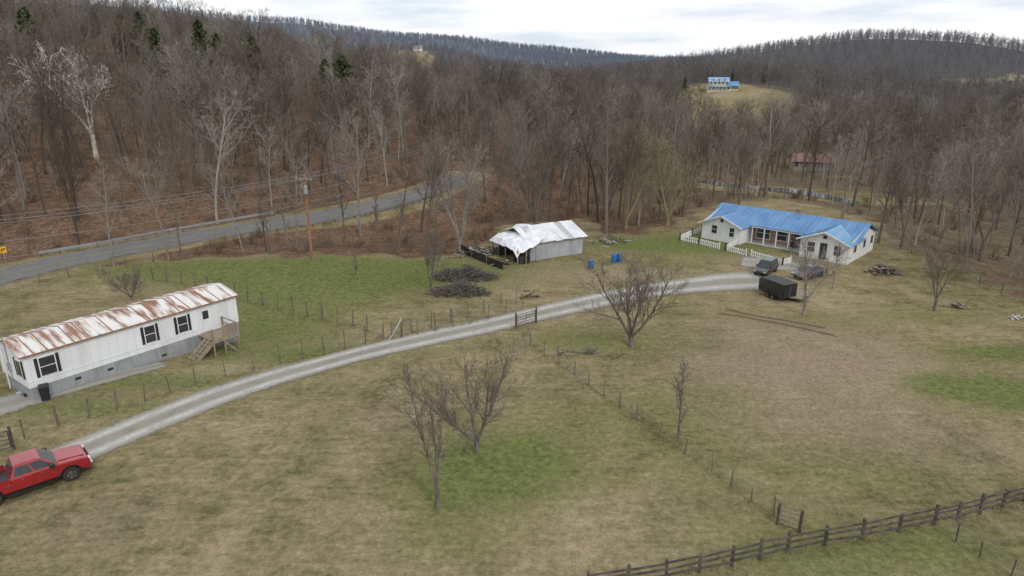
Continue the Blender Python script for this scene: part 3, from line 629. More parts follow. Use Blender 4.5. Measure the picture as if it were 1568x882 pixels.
def pickup(name,loc,rz,sc):
    e=empty(name,loc,rz,sc)
    wb0,wb1,r=-1.85,1.9,.44
    lo=[(-2.9,.62)]+arch(wb0,.54,.45,.55)+arch(wb1,.54,.45,.55)+[(2.85,.55),(2.95,.75),(2.93,1.05),(2.82,1.20),(2.4,1.27),(1.35,1.34),(-.9,1.32),(-.9,1.05),(-2.9,1.05)]
    b=MB(); b.prism(lo,-.98,.98,0); b.obj('lower_body',['red'],e,bevel=.06)
    b=MB(); b.box(-2.9,-.92,-.98,-.90,1.05,1.38,0); b.box(-2.9,-.92,.90,.98,1.05,1.38,0); b.box(-2.9,-2.84,-.9,.9,1.05,1.36,0); b.box(-2.82,-.93,-.89,.89,1.06,1.08,1)
    b.box(-2.88,-.95,-.985,-.895,1.385,1.40,1); b.box(-2.88,-.95,.895,.985,1.385,1.40,1)
    b.obj('cargo_bed',['red','black'],e)
    b=MB(); cab(b,-.88,1.42,-.62,.62,1.32,1.93,.92,.74,2,0,1); b.obj('cab',['red','glass'],e,bevel=.0)
    b=MB(); b.prism([(1.3,1.33),(2.75,1.24),(2.6,1.29),(1.5,1.39)],-.6,.6,0); b.obj('hood_bulge',['red'],e,bevel=.02)
    b=MB(); b.box(2.9,3.05,-.99,.99,.55,.80,0); b.box(-3.05,-2.9,-.97,.97,.55,.78,0); b.box(2.93,2.975,-.55,.55,.84,1.12,1)
    for z in (.9,.98,1.06): b.box(2.975,2.985,-.53,.53,z-.012,z+.012,0)
    for s in (-1,1):
        b.box(2.85,2.972,min(s*.6,s*.96),max(s*.6,s*.96),.86,1.12,2); b.box(-2.93,-2.9,min(s*.86,s*.97),max(s*.86,s*.97),.8,1.2,3)
        b.box(.95,1.2,min(s*.95,s*1.2),max(s*.95,s*1.2),1.32,1.55,1)
        b.box(-1.2,1.2,min(s*.93,s*1.06),max(s*.93,s*1.06),.42,.47,1)
        for xx in (-.45,.5): b.box(xx,xx+.16,min(s*.98,s*1.01),max(s*.98,s*1.01),1.14,1.18,0)
        for xx in (-.9,.22,1.3): b.box(xx-.008,xx+.008,min(s*.98,s*.984),max(s*.98,s*.984),.6,1.28,1)
        for cx_ in (wb0,wb1):
            pr=[(cx_+.54*math.cos(a),.45+.54*math.sin(a)) for a in [math.pi*i/8 for i in range(9)]]
            b.tube([(px,s*.985,pz) for px,pz in pr],.025,5,1)
    b.obj('bumpers_grille_lights',['chrome','black','lamp','red'],e)
    b=MB(); b.box(-2.6,2.7,-.8,.8,.38,.62,0)
    b.obj('chassis',['black'],e)
    b=MB()
    for xx in (wb0,wb1):
        for s in (-1,1): wheel(b,xx,s*.86,r,.27,0,1)
    b.obj('wheels',['tyre','chrome'],e)
    return e
fw=G3(112,735); hd=R(43); sc=.95
c=fw-Vector((math.cos(hd)*1.9*sc,math.sin(hd)*1.9*sc,0))+Vector((-math.sin(hd)*.9*sc,math.cos(hd)*.9*sc,0)); c.z=Hs(c.x,c.y)+.02
pickup('red_pickup_truck',c,hd,sc)
def car(name,u,v,rz,paint,suv,sc=1):
    p=G3(u,v); e=empty(name,p,rz,sc); r=.36 if suv else .32; zb=1.0 if suv else .88; zt=1.75 if suv else 1.43
    lo=[(-2.2,.45)]+arch(-1.35,r+.08,r,.38)+arch(1.4,r+.08,r,.38)+[(2.2,.4),(2.28,.6),(2.2,zb-.18),(1.1,zb),(-2.1,zb+.03),(-2.27,.75)]
    b=MB(); b.prism(lo,-.88,.88,0); b.obj('body',[paint],e,bevel=.05)
    b=MB()
    if suv: cab(b,-2.1,1.15,-1.9,.35,zb,zt,.84,.68,3,0,1)
    else: cab(b,-1.75,1.2,-.9,.35,zb,zt,.82,.62,2,0,1)
    b.obj('cabin',[paint,'glass'],e)
    b=MB()
    for xx in (-1.35,1.4):
        for s in (-1,1): wheel(b,xx,s*.80,r,.2,0,1)
    b.obj('wheels',['tyre','chrome'],e)
    b=MB()
    for s in (-1,1): b.box(2.15,2.26,min(s*.5,s*.82),max(s*.5,s*.82),.62,.78,0); b.box(-2.29,-2.2,min(s*.55,s*.85),max(s*.55,s*.85),.72,.9,1); b.box(.75,.9,min(s*.86,s*1.02),max(s*.86,s*1.02),zb+.02,zb+.18,2)
    b.obj('lights_and_mirrors',['lamp','red','black'],e)
car('parked_suv',1172,418,R(-130),'blackg',True,.85)
car('parked_car',1238,424,R(-150),'darkgrey',False,.9)
p=G3(1190,455); e=empty('utility_trailer',p,R(115),.78)
b=MB(); b.prism([(-1.9,.5),(1.7,.5),(2.2,.9),(2.2,2.1),(1.9,2.25),(-1.9,2.25)],-1.15,1.15,0); b.box(-1.93,-1.9,-1.05,1.05,.55,2.15,1); b.box(-1.94,-1.93,-.02,.02,.55,2.15,3); b.box(-1.6,-.6,-1.175,-1.15,.6,1.9,2); b.prism([(-1.95,2.26),(1.95,2.26),(1.9,2.31),(-1.9,2.31)],-1.17,1.17,2)
b.obj('box',['blackg','black','black','silver'],e,bevel=.03)
b=MB()
for xx in (-.45,.35):
    for s in (-1,1): wheel(b,xx,s*1.28,.33,.2,0,1)
b.box(-1.0,.9,-1.4,-1.16,.7,.74,2); b.box(-1.0,.9,1.16,1.4,.7,.74,2); b.beam((2.1,-.5,.5),(3.4,0,.5),.08,.1,2); b.beam((2.1,.5,.5),(3.4,0,.5),.08,.1,2); b.box(3.1,3.2,-.04,.04,0,.7,2)
b.obj('running_gear',['tyre','chrome','black'],e)
p=G3(1222,458); e=empty('flatbed_trailer',p,R(60),.8); b=MB(); b.box(-1.6,1.6,-.8,.8,.5,.58,0); b.box(-1.6,1.6,-.82,-.78,.58,.8,1); b.box(-1.6,1.6,.78,.82,.58,.8,1); b.beam((1.6,.4,.5),(2.7,0,.45),.07,.08,1); b.beam((1.6,-.4,.5),(2.7,0,.45),.07,.08,1)
for s in (-1,1): wheel(b,-.2,s*.95,.3,.18,2,1)
b.obj('deck_and_wheels',['wood','galv','tyre'],e)

# ------------------------------------------------------------------ ranch house with blue roof
a=Vector((*G(1074,364),0)); bb=Vector((*G(1296,406),0)); th=math.atan2(bb.y-a.y,bb.x-a.x); LH=(bb-a).length; DH=10.4
hz=max(Hs(a.x,a.y),Hs(bb.x,bb.y))+.0
rh=empty('ranch_house',(a.x,a.y,hz-.05),th)
w1=LH*.29; w2=LH*.70; rec=3.2; ev=2.35
b=MB(); b.box(.0,w1,0,DH-1,-.8,ev,0); b.box(w1,w2,rec,DH-1,-.8,ev,0); b.box(w2,LH,0,DH-1,-.8,ev,0)
pk=1.05
for x0,x1 in ((0,w1),(w2,LH)):
    b.face([(x0,0,ev),(x1,0,ev),((x0+x1)/2,0,ev+pk)],0)
mz=ev+1.5
for xx in (0,LH): b.face([(xx,0+.0,ev),(xx,DH-1,ev),(xx,(DH-1)*.55,ev+1.2)],0)
b.obj('walls',['white'],rh)
def slab(b,q,t,mi):
    q=[Vector(p) for p in q]; n=(q[1]-q[0]).cross(q[2]-q[0]).normalized()
    if n.z<0: n=-n
    b.hexa([p-n*t for p in q]+[p for p in q],mi)
b=MB(); my0=1.9; my1=DH-.6; ym=(my0+my1)/2; o_=.4
def ribs(q,n,mi):
    q=[Vector(p) for p in q]
    for i in range(n+1):
        t=i/n; p0=q[0].lerp(q[1],t); p1=q[3].lerp(q[2],t); p0.z+=.015; p1.z+=.015; b.beam(p0,p1,.03,.03,mi)
q=[(-o_,my0,ev-.05),(LH+o_,my0,ev-.05),(LH+o_,ym,mz),(-o_,ym,mz)]; slab(b,q,.08,0); ribs(q,30,0)
q=[(LH+o_,my1,ev-.05),(-o_,my1,ev-.05),(-o_,ym,mz),(LH+o_,ym,mz)]; slab(b,q,.08,0)
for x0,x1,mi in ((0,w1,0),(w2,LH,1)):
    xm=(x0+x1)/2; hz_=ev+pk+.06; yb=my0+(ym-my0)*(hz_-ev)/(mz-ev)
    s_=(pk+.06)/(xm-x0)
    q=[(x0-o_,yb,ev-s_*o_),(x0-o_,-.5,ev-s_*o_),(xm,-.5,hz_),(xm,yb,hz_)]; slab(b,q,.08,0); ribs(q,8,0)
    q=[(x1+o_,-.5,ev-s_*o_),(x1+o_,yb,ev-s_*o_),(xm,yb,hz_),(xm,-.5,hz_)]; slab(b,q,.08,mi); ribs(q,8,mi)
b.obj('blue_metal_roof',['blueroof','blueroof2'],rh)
b=MB()
for x0,x1 in ((0,w1),(w2,LH)):
    xm=(x0+x1)/2; s_=(pk+.06)/(xm-x0)
    for sx in (x0-o_,x1+o_): b.beam((sx,-.53,ev-s_*o_-.04),(xm,-.53,ev+pk+.02),.05,.16,0)
for i in range(5):
    xx=w1+.6+i*(w2-w1-1.2)/4; b.box(xx-.06,xx+.06,my0+.1,my0+.22,-.1,ev-.12,0)
b.box(w1,w2,my0+.08,my0+.26,ev-.28,ev-.1,0)
b.obj('porch_columns_and_fascia',['white'],rh)
b=MB(); b.box(w1+.01,w2-.01,my0-.2,rec,-.6,.05,0); b.obj('porch_floor',['trim'],rh)
b=MB()
window(b,w1*.33,1.0,.7,1.0,False); window(b,w1*.78,.9,.6,1.1,False); 
b.box(w1+.02,w2-.02,rec-.03,rec,.1,ev-.05,3)
window(b,w1+1.6,.6,1.7,1.4,False,rec-.03); window(b,w1+4.0,.7,1.3,1.3,False,rec-.03); window(b,w2-1.3,.7,1.2,1.3,False,rec-.03)
b.box(w1+5.2,w1+6.1,rec-.08,rec-.03,.08,2.1,2)
window(b,w2+1.3,.85,.8,1.1,False); window(b,LH-1.2,.85,.7,1.1,False)
b.box(w2+2.3,w2+3.1,-.04,0,.05,2.05,2)
b.obj('windows_and_doors',['glass','white','dark','brick'],rh)
b=MB()
for yy in (2.2,5.5,8.2): b.box(LH,LH+.05,yy-.5,yy+.5,.95,2.05,1); b.box(LH+.05,LH+.062,yy-.43,yy+.43,1.02,1.98,0)
b.box(w1*.5-.2,w1*.5+.2,-.05,0,2.55,2.95,2); b.box((w2+LH)/2-.2,(w2+LH)/2+.2,-.05,0,2.55,2.95,2)
b.obj('side_windows',['glass','white','dark'],rh)
b=MB(); b.box(9.5,10.0,ym+.3,ym+.8,mz-.5,mz+.5,0); b.tube([(10.5,ym-1.2,mz-.6),(10.5,ym-1.2,mz-.1)],.06,8,1); b.tube([(4,ym-1.6,mz-.9),(4,ym-1.6,mz-.35)],.05,8,1); b.obj('chimney_and_vents',['brick','galv'],rh)
def picket(name,pts,h,sp=.28,solid=False):
    b=MB()
    for i in range(len(pts)-1):
        p0=G3(*pts[i]); p1=G3(*pts[i+1]); L_=(p1-p0).length; n=max(1,int(L_/sp)); d=(p1-p0).normalized()
        for z in (.2,h-.15): b.beam(p0+Vector((0,0,z)),p1+Vector((0,0,z)),.04,.09,0)
        for k in range(n+1):
            q=p0.lerp(p1,k/n); b.beam(q+Vector((0,0,-.1)),q+Vector((0,0,h-(0.04 if k%2 else 0))),.03,.12 if not solid else .2,0)
        m=max(1,int(L_/2.2))
        for k in range(m+1):
            q=p0.lerp(p1,k/m); b.beam(q+Vector((0,0,-.1)),q+Vector((0,0,h+.15)),.12,.12,0)
    b.obj(name,['white'])
picket('white_picket_fence',[(1041,368),(1070,374),(1101,382)],.75)
picket('white_picket_fence',[(1041,368),(1060,360),(1072,356)],.75)
picket('white_picket_fence',[(1111,384),(1142,392)],.75)
picket('white_picket_fence',[(1150,393),(1198,406),(1210,403)],.75)
picket('white_picket_fence',[(1111,384),(1128,374)],.75)

# ------------------------------------------------------------------ shed
a=Vector((*G(812,400),0)); bb=Vector((*G(896,391),0)); th=math.atan2(bb.y-a.y,bb.x-a.x)+R(8); LS=(bb-a).length*1.03
sh=empty('tin_shed',(a.x,a.y,Hs(a.x,a.y)),th); DS=6.4; e_=2.3
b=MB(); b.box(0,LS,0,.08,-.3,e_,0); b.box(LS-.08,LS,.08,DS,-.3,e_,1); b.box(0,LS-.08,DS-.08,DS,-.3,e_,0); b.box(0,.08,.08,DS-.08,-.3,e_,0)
for i in range(34): b.box(.1+i*(LS-.2)/33-.03,.1+i*(LS-.2)/33+.03,-.02,0,-.2,e_,0)
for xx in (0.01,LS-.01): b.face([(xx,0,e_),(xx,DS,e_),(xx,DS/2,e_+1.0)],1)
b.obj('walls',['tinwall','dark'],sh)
b=MB(); rng=random.Random(4)
npn=9
for i in range(npn):
    x0=-.4+i*(LS+.8)/npn; x1=-.4+(i+1)*(LS+.8)/npn+.05; j=lambda: rng.uniform(-.07,.07)
    l=.02*(i%2)
    slab(b,[(x0,-.45+j(),e_-.15+l+j()*.6),(x1,-.45+j(),e_-.15+l+j()*.6),(x1,DS/2,e_+1.08+l+j()),(x0,DS/2,e_+1.08+l+j())],.03,0 if rng.random()>.15 else 1)
    slab(b,[(x1,DS+.4,e_-.12+l),(x0,DS+.4,e_-.12+l),(x0,DS/2,e_+1.08+l),(x1,DS/2,e_+1.08+l)],.03,0)
b.obj('white_tin_roof',['tin','trim'],sh)
b=MB(); nx_,ny_=10,8; x0,x1=-2.3,1.9; y0,y1=-.9,DS-.6
for j in range(ny_+1):
    for i in range(nx_+1):
        u=i/nx_; w=j/ny_; z=1.7+1.2*u*.9+.32*math.sin(w*3.1)+.10*math.sin(i*2.1+j)+.07*math.sin(j*2.7)-(.45 if j==0 and i<8 else 0)-(.35 if i==0 else 0)+(.30*u)
        b.v.append((x0+(x1-x0)*u,y0+(y1-y0)*w,z))
for j in range(ny_):
    for i in range(nx_):
        k=j*(nx_+1)+i; b.f.append((k,k+1,k+nx_+2,k+nx_+1)); b.m.append(0)
b.obj('tarp_lean_to_roof',['tarp'],sh,smooth=False)
b=MB()
for xx,yy in ((-2.1,-.7),(-1.0,-.7),(-2.1,DS-1),(-2.1,2.2),(.3,-.7)): b.tube([(xx,yy,-.2),(xx+.05,yy,1.8)],.07,6,0)
b.box(-1.9,-.2,.6,.7,0,1.2,1); b.box(-1.7,-.9,-.5,.3,0,.8,1); b.box(-2.0,-.1,3.8,3.9,0,1.5,1)
b.obj('posts_and_stored_goods',['wood','dark'],sh)
def junk(name,u,v,n,w,mats,seed,h=.6,Lr=(1,2.6)):
    rng=random.Random(seed); p=G3(u,v); b=MB()
    for i in range(n):
        c=Vector((rng.gauss(0,w),rng.gauss(0,w*.6),0)); hh=h*max(0,1-(c.length/(2.2*w))**2); c.z=rng.uniform(.03,.05+hh); d=rv(rng); d.z*=.25; d.normalize(); l=rng.uniform(*Lr)
        b.beam(c-d*l/2,c+d*l/2,rng.uniform(.08,.22),rng.uniform(.02,.06),rng.randrange(len(mats)))
    b.obj(name,mats,loc=p)
junk('lumber_pile',745,388,40,1.1,['wood','tinwall','dark'],1,.7,(.6,1.9)); junk('lumber_pile',872,346,16,1.2,['wood','brick'],2,.5,(.6,1.6))
junk('lumber_pile',1352,418,55,.8,['darkwood','wood','stick'],3,.8,(.8,2.0)); junk('scrap_pile',930,372,30,1.4,['wood','dark','tinwall'],4,.6,(.5,1.6)); junk('scrap_pile',808,455,20,.5,['dark','wood'],5,.7,(.3,.9))
junk('scrap_pile',1464,470,18,.5,['darkwood','wood'],6,.3,(.4,1.0)); junk('scrap_pile',1560,488,6,.5,['tinwall','white'],7,.2,(.5,1.1)); junk('scrap_pile',722,392,34,1.2,['dark','wood','tinwall'],8,.7,(.5,1.6)); junk('scrap_pile',772,406,22,.8,['dark','wood'],9,.7,(.4,1.2))
def barrels(name,u,v,rz=0,n=1):
    p=G3(u,v); b=MB()
    for i in range(n):
        x=i*.8; zz=[0,.05,.3,.33,.6,.63,.92,.97]; rr=[.27,.3,.3,.32,.32,.3,.3,.26]
        b.tube([(x,0,z) for z in zz],rr,16,0)
    b.obj(name,['blue'],loc=p,rz=rz)
barrels('blue_barrel',905,411,.3,1); barrels('blue_barrel',940,402,.6,2)
def branches(name,u,v,rx,ry,h,n,seed):
    rng=random.Random(seed); p=G3(u,v); b=MB()
    for i in range(n):
        a=rng.uniform(0,6.28); r=rng.random()**.7; c=Vector((math.cos(a)*rx*r,math.sin(a)*ry*r,0)); c.z=rng.uniform(0,h*(1-r*r)*(.75+.25*math.sin(c.x*2.3)))+.03
        d=rv(rng); d.z*=.35; d.normalize(); l=rng.uniform(.6,2.2); q=c+d*l*.5+rv(rng)*.15; rad=rng.uniform(.012,.055)
        b.tube([c-d*l/2,c,q],[rad,rad*.8,rad*.3],4,0,cap=False)
    b.obj(name,['stick'],loc=p)
branches('branch_pile',712,426,3.5,1.5,1.6,820,1); branches('branch_pile',704,449,3.0,1.3,1.3,620,2); branches('fallen_branches',905,542,3.2,.7,.08,34,3)
branches('fallen_branches',700,694,1.3,.4,.03,7,5)
b=MB(); pts=[G3(*p) for p in [(705,384),(722,394),(745,404),(770,413)]]
for i in range(3):
    p0,p1=pts[i],pts[i+1]; b.beam(p0+Vector((0,0,.45)),p1+Vector((0,0,.40+.1*(i%2))),.03,.95,0); b.tube([p0,p0+Vector((0,0,1.2))],.04,5,1)
b.obj('black_silt_fence',['black','wood'])
p=G3(804,402); b=MB(); b.tube([(0,0,0),(0,0,.6)],[.55,.6],16,0); b.obj('black_water_trough',['black'],loc=p)

# ------------------------------------------------------------------ fences
def linepts(px,sp):
    P_=[np.array(G(*p)) for p in px]; out=[]
    for i in range(len(P_)-1):
        n=max(1,round(np.linalg.norm(P_[i+1]-P_[i])/sp))
        for k in range(n): out.append(P_[i]+(P_[i+1]-P_[i])*k/n)
    out.append(P_[-1]); return [Vector((p[0],p[1],Hs(p[0],p[1]))) for p in out]
def wire_fence(name,px,sp=2.4,h=1.25,r=.05,mats=('post','wire'),wires=(.3,.6,.9,1.15),seed=1,wr=.010):
    rng=random.Random(seed); pts=linepts(px,sp); b=MB()
    for p in pts:
        hh=h*rng.uniform(.85,1.15); l=Vector((rng.gauss(0,.07),rng.gauss(0,.07),hh)); rr=r*rng.uniform(.65,1.2)
        b.tube([p-Vector((0,0,.1)),p+l],[rr,rr*.9],6,0)
    for z in wires:
        for i in range(len(pts)-1):
            a_=pts[i]+Vector((0,0,z)); c_=pts[i+1]+Vector((0,0,z)); m=(a_+c_)/2-Vector((0,0,.02)); b.tube([a_,m,c_],wr,3,1,cap=False)
    return b.obj(name,list(mats))
wire_fence('wire_fence',[(38,672),(90,652),(180,628),(300,590),(430,556),(560,527)],1.9,1.55,r=.062,seed=1)
wire_fence('wire_fence',[(560,527),(640,512),(720,496),(800,474)],1.9,1.45,r=.062,seed=2)
wire_fence('wire_fence',[(235,428),(300,440),(380,462),(450,480),(540,500),(586,518)],1.9,1.55,r=.066,seed=3)
wire_fence('wire_fence',[(600,517),(690,494),(790,466)],2.1,1.4,seed=4,r=.06)
wire_fence('wire_fence',[(812,528),(880,574),(975,644),(1010,668),(1090,722),(1150,768),(1222,815)],1.9,1.1,r=.045,seed=5,wires=(.3,.6,.95))
wire_fence('wire_fence',[(1395,388),(1470,424),(1568,466),(1700,510)],3.0,1.2,r=.07,seed=6)
wire_fence('wire_fence',[(1430,806),(1500,852),(1600,915)],1.3,.95,r=.045,mats=('darkwood','wire'),seed=7,wr=.016)
wire_fence('wire_fence',[(0,452),(60,434),(150,416),(235,402)],3.0,1.2,r=.06,seed=8)
pts=linepts([(900,908),(1020,888),(1120,867),(1205,846),(1320,826),(1430,804),(1500,787),(1568,768),(1700,730)],1.75)
b=MB(); rng=random.Random(3)
for i,p in enumerate(pts):
    b.beam(p-Vector((0,0,.1)),p+Vector((rng.gauss(0,.03),rng.gauss(0,.03),1.15+rng.gauss(0,.04))),.12,.12,0)
    if i<len(pts)-1:
        for z in (.35,.68,1.0): b.beam(p+Vector((0,-.08,z+rng.gauss(0,.03))),pts[i+1]+Vector((0,-.08,z+rng.gauss(0,.03))),.035,.11,0)
b.obj('dark_rail_fence',['darkwood'])
def gate(name,u0,v0,u1,v1,h,m,rails=5):
    p0=G3(u0,v0); p1=G3(u1,v1); b=MB()
    for p in (p0,p1): b.tube([p+Vector((0,0,-.1)),p+Vector((0,0,h+.25))],.08,8,1)
    a_=p0.lerp(p1,.06); c_=p0.lerp(p1,.94)
    for k in range(rails): z=.2+(h-.2)*k/(rails-1); b.tube([a_+Vector((0,0,z)),c_+Vector((0,0,z))],.028,6,0)
    for t in (0,.5,1): q=a_.lerp(c_,t); b.tube([q+Vector((0,0,.2)),q+Vector((0,0,h))],.028,6,0)
    b.tube([a_+Vector((0,0,.2)),c_+Vector((0,0,h))],.02,6,0)
    b.obj(name,[m,'darkwood'])
gate('tube_gate',790,503,821,494,1.2,'post'); gate('tube_gate',-40,705,22,688,1.3,'black'); gate('wooden_gate',1190,803,1224,815,1.0,'wood',4)
p=G3(598,520); b=MB(); b.beam((-.1,0,0),(.95,.3,1.75),.28,.05,0); b.tube([(.9,.3,0),(.95,.3,1.7)],.08,6,1); b.obj('leaning_board',['trim','post'],loc=p)

# ------------------------------------------------------------------ road furniture
def guardrail(name,px,mi='galv'):
    pts=linepts(px,2.0); b=MB()
    for i,p in enumerate(pts):
        b.box(p.x-.06,p.x+.06,p.y-.06,p.y+.06,p.z-.1,p.z+.72,1)
        if i<len(pts)-1:
            q=pts[i+1]
            for z,dd in ((.48,.0),(.58,.03),(.68,0)): b.beam(p+Vector((0,-.1-dd,z)),q+Vector((0,-.1-dd,z)),.03,.11,0)
    b.obj(name,[mi,'post'])
guardrail('guardrail',[(62,394),(150,379),(260,358),(340,344),(420,331)]); guardrail('guardrail',[(385,362),(480,347),(560,331),(620,317),(665,303),(692,291)])
p=G3(10,404); b=MB(); b.tube([(0,0,0),(0,0,2.0)],.03,6,1); b.hexa([(-.3,-.05,1.3),(.3,-.05,1.3),(.3,-.03,1.3),(-.3,-.03,1.3),(-.3,-.05,2.05),(.3,-.05,2.05),(.3,-.03,2.05),(-.3,-.03,2.05)],0)
b.beam((-.16,-.06,1.75),(.08,-.06,1.75),.02,.09,2); b.beam((-.16,-.062,1.42),(-.16,-.062,1.79),.02,.09,2); b.face([(.06,-.065,1.9),(.06,-.065,1.6),(.24,-.065,1.75)],2)
b.obj('curve_warning_sign',['signy','galv','black'],loc=p,rz=R(35))
def pole(name,u,vb,vt,rz,tr=True):
    p=G3(u,vb); h=topz(p.y,vt)-p.z; e=empty(name,p,rz)
    b=MB(); b.tube([(0,0,-.3),(0,0,h*.5),(0,0,h)],[.17,.15,.12],10,0); b.obj('pole_shaft',['polewood'],e)
    b=MB(); b.box(-1.1,1.1,-.2,-.1,h-.5,h-.38,0); b.beam((-.7,-.15,h-.45),(0,-.12,h-1.1),.03,.05,1); b.beam((.7,-.15,h-.45),(0,-.12,h-1.1),.03,.05,1)
    for xx in (-1.0,-.4,.4,1.0): b.tube([(xx,-.15,h-.38),(xx,-.15,h-.18)],[.05,.03],8,1)
    b.obj('crossarm',['wood','galv'],e)
    if tr:
        b=MB(); b.tube([(.28,-.35,h-2.1),(.28,-.35,h-2.05),(.28,-.35,h-1.2),(.28,-.35,h-1.12)],[.2,.24,.24,.15],14,0); b.tube([(.28,-.35,h-1.12),(.28,-.35,h-.95)],.04,6,0); b.tube([(-.3,-.2,h-1.5),(-.3,-.2,h-1.0)],.05,6,0); b.obj('transformer',['galv'],e)
    return p,h
p1,h1=pole('utility_pole',478,397,268,R(-20))
p0=G3(-420,560); h0=h1; 
e=empty('utility_pole',p0,R(-20)); b=MB(); b.tube([(0,0,-.3),(0,0,h0)],[.17,.11],10,0); b.box(-1.1,1.1,-.2,-.1,h0-.5,h0-.38,0); b.obj('pole_shaft',['polewood'],e)
p2=Vector((-2,150,Hs(-2,150))); h2=h1+1
e=empty('utility_pole',p2,R(-20)); b=MB(); b.tube([(0,0,-.3),(0,0,h2)],[.17,.11],10,0); b.box(-1.1,1.1,-.2,-.1,h2-.5,h2-.38,0); b.obj('pole_shaft',['polewood'],e)
b=MB()
def wire(a_,c_,sag,r=.022):
    n=14; b.tube([a_.lerp(c_,i/n)-Vector((0,0,sag*4*(i/n)*(1-i/n))) for i in range(n+1)],r,4,0,cap=False)
cx=Vector((math.cos(R(-20)),math.sin(R(-20)),0))
for off,dz,s in ((-1.0,-.2,.8),(.4,-.2,1.0),(1.0,-.2,1.2),(0,-1.9,1.3),(0,-3.1,1.6),(0,-3.7,1.9)):
    wire(p0+cx*off+Vector((0,0,h0+dz)),p1+cx*off+Vector((0,0,h1+dz)),s); wire(p1+cx*off+Vector((0,0,h1+dz)),p2+cx*off+Vector((0,0,h2+dz)),s)
b.obj('overhead_power_lines',['line'])

# ------------------------------------------------------------------ distant buildings
def gable(name,u,v,rz,L_,W_,ev,rg,wm,rm,floors=1,porch=False,xy=None,dorm=False):
    x,y=xy or G(u,v); e=empty(name,(x,y,Hs(x,y)),rz)
    b=MB(); b.box(-L_/2,L_/2,0,W_,-1.5,ev,0)
    for s in (-1,1): b.face([(s*L_/2,0,ev),(s*L_/2,W_,ev),(s*L_/2,W_/2,rg)],0)
    b.obj('walls',[wm],e); b=MB()
    k=(rg-ev)/(W_/2)
    for ya,yb in ((-.5,W_/2),(W_+.5,W_/2)): slab(b,[(-L_/2-.4,ya,ev-k*.5),(L_/2+.4,ya,ev-k*.5),(L_/2+.4,yb,rg),(-L_/2-.4,yb,rg)],.1,0)
    if porch: slab(b,[(-L_/2-1,-2.6,ev*.45),(L_/2+1,-2.6,ev*.45),(L_/2+1,0,ev*.62),(-L_/2-1,0,ev*.62)],.1,0)
    if dorm:
        for xx in (-L_*.28,0,L_*.28):
            slab(b,[(xx-.9,-.1,ev+.9),(xx-.9,W_/2,ev+.9),(xx,W_/2,ev+1.6),(xx,-.1,ev+1.6)],.08,0); slab(b,[(xx+.9,-.1,ev+.9),(xx+.9,W_/2,ev+.9),(xx,W_/2,ev+1.6),(xx,-.1,ev+1.6)],.08,0)
    b.obj('roof',[rm],e); b=MB()
    for f in range(floors):
        for i in range(5):
            xx=-L_/2+L_*(i+.5)/5; window(b,xx,.9+f*2.7,.9,1.3,False)
    if porch:
        for i in range(7): xx=-L_/2-.8+(L_+1.6)*i/6; b.box(xx-.12,xx+.12,-2.5,-2.26,-1,ev*.47,1)
        b.box(-L_/2-1,L_/2+1,-2.6,-.08,-1,.1,1)
        for i in range(6): b.box(-L_/2-.8+(L_+1.6)*i/6+.2,-L_/2-.8+(L_+1.6)*(i+1)/6-.2,-2.45,-2.4,.8,.9,1)
    if dorm:
        for xx in (-L_*.28,0,L_*.28): b.box(xx-.75,xx+.75,.05,1.2,ev-.1,ev+.95,1); b.box(xx-.3,xx+.3,.03,.05,ev+.15,ev+.8,0)
    b.obj('windows_and_porch',['glass','white'],e)
    return e
gable('yellow_farmhouse',1100,139,R(-12),10.5,9,4.8,7.0,'yellow','blueroof2',2,True,dorm=True)
gable('garage_outbuilding',1122,139,R(-12),5.5,8,2.8,4.8,'yellow','blueroof',1)
gable('hilltop_house',652,72,R(5),12,8,3.0,5.4,'white','greyroof',1,xy=(-117,893))
gable('red_roof_house',1246,262,R(-15),10,7,2.4,3.8,'tan','redroof',1)
gable('distant_barn',1312,160,R(-20),14,9,4,7,'tan','greyroof',1)

# ------------------------------------------------------------------ grass tufts
def tuft(seed,h):
    rng=random.Random(seed); mb=MB()
    for i in range(12):
        a=rng.uniform(0,6.28); r=rng.uniform(0,.12); p=Vector((math.cos(a)*r,math.sin(a)*r,-.01)); a2=rng.uniform(0,6.28); t=p+Vector((math.cos(a2)*.08,math.sin(a2)*.08,h*rng.uniform(.5,1.1))); s=Vector((math.cos(a2+1.5),math.sin(a2+1.5),0))*.012
        mb.face([p-s,p+s,t],0)
    return mb
gc=coll('grass_forms',[('grass_tuft_form',tuft(600+i,.14),['grassblade']) for i in range(4)])
rs=np.random.RandomState(3); n=45000; yy=20+55*rs.rand(n)**1.4; xx=(rs.rand(n)*2-1)*(yy*.8+5)
cl_=np.sin(xx*.8+np.sin(yy*.5)*2)*np.sin(yy*.7+np.cos(xx*.35)*2)+rs.normal(0,.5,n)
k=(sdf(xx,yy)<0)&(dpoly(xx,yy,[tuple(p) for p in DRV])>2.1)&(cl_>-.3); xx=xx[k];yy=yy[k]
make('grass_tufts',gc,xx,yy,.5,1.3,4,None,15)
X2=[];Y2=[]
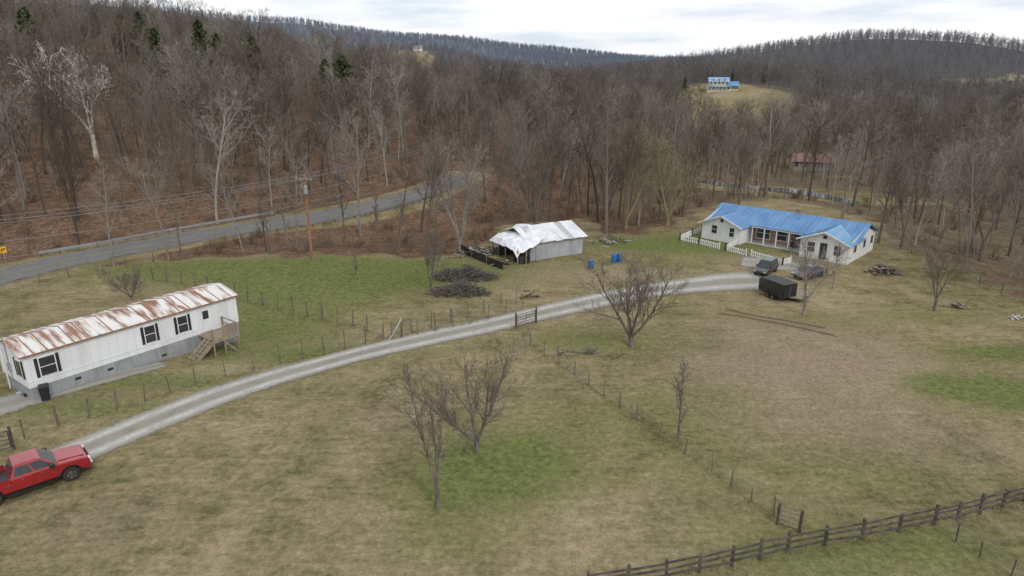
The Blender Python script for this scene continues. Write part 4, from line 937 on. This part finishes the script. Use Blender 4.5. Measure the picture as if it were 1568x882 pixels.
for px in ([(812,528),(880,574),(975,644),(1010,668),(1090,722),(1150,768),(1222,815)],[(38,672),(180,628),(300,590),(430,556),(560,527),(720,496),(800,474)],[(900,908),(1120,867),(1320,826),(1568,768)],[(235,428),(380,462),(540,500),(586,518)]):
    for p in linepts(px,.13): X2.append(p.x+rs.normal(0,.22)); Y2.append(p.y+rs.normal(0,.22))
make('tall_dead_grass',gc,np.array(X2),np.array(Y2),1.0,2.6,4,None,16)

# ------------------------------------------------------------------ light, sky, camera
w=bpy.data.worlds.new('World'); scene.world=w; w.use_nodes=True; nt=w.node_tree; L=nt.links.new; bg=nt.nodes['Background']
sky=nt.nodes.new('ShaderNodeTexSky'); sky.sky_type='NISHITA'; sky.sun_disc=False; sky.sun_elevation=R(42); sky.sun_rotation=R(150)
tc=nt.nodes.new('ShaderNodeTexCoord'); mp=nt.nodes.new('ShaderNodeMapping'); mp.inputs['Scale'].default_value=(1,1,7); L(tc.outputs['Generated'],mp.inputs[0])
no=nt.nodes.new('ShaderNodeTexNoise'); no.inputs['Scale'].default_value=4.2; no.inputs['Detail'].default_value=6; L(mp.outputs[0],no.inputs['Vector'])
cl=ramp(nt,no.outputs['Fac'],[(.37,(6.6,7.4,8.4)),(.48,(8.7,9.0,9.4)),(.57,(10.1,10.1,10.2))])
mx=mixc(nt,.9,sky.outputs[0],cl); L(mx,bg.inputs[0]); bg.inputs[1].default_value=.112
sd=bpy.data.lights.new('sun','SUN'); sd.energy=1.3; sd.angle=R(13); sd.color=(1,.965,.91); so=bpy.data.objects.new('sun',sd); scene.collection.objects.link(so)
az=R(150); el=R(42)
dv=Vector((math.sin(az)*math.cos(el),math.cos(az)*math.cos(el),math.sin(el))); so.rotation_euler=dv.to_track_quat('Z','Y').to_euler(); so.location=(0,0,80)
cd=bpy.data.cameras.new('camera'); cd.sensor_width=36; cd.lens=36*F/1568; cd.clip_end=8000; cd.clip_start=.5
co=bpy.data.objects.new('camera',cd); co.location=(0,0,CAMH); co.rotation_euler=(math.pi/2-P,0,0); scene.collection.objects.link(co); scene.camera=co
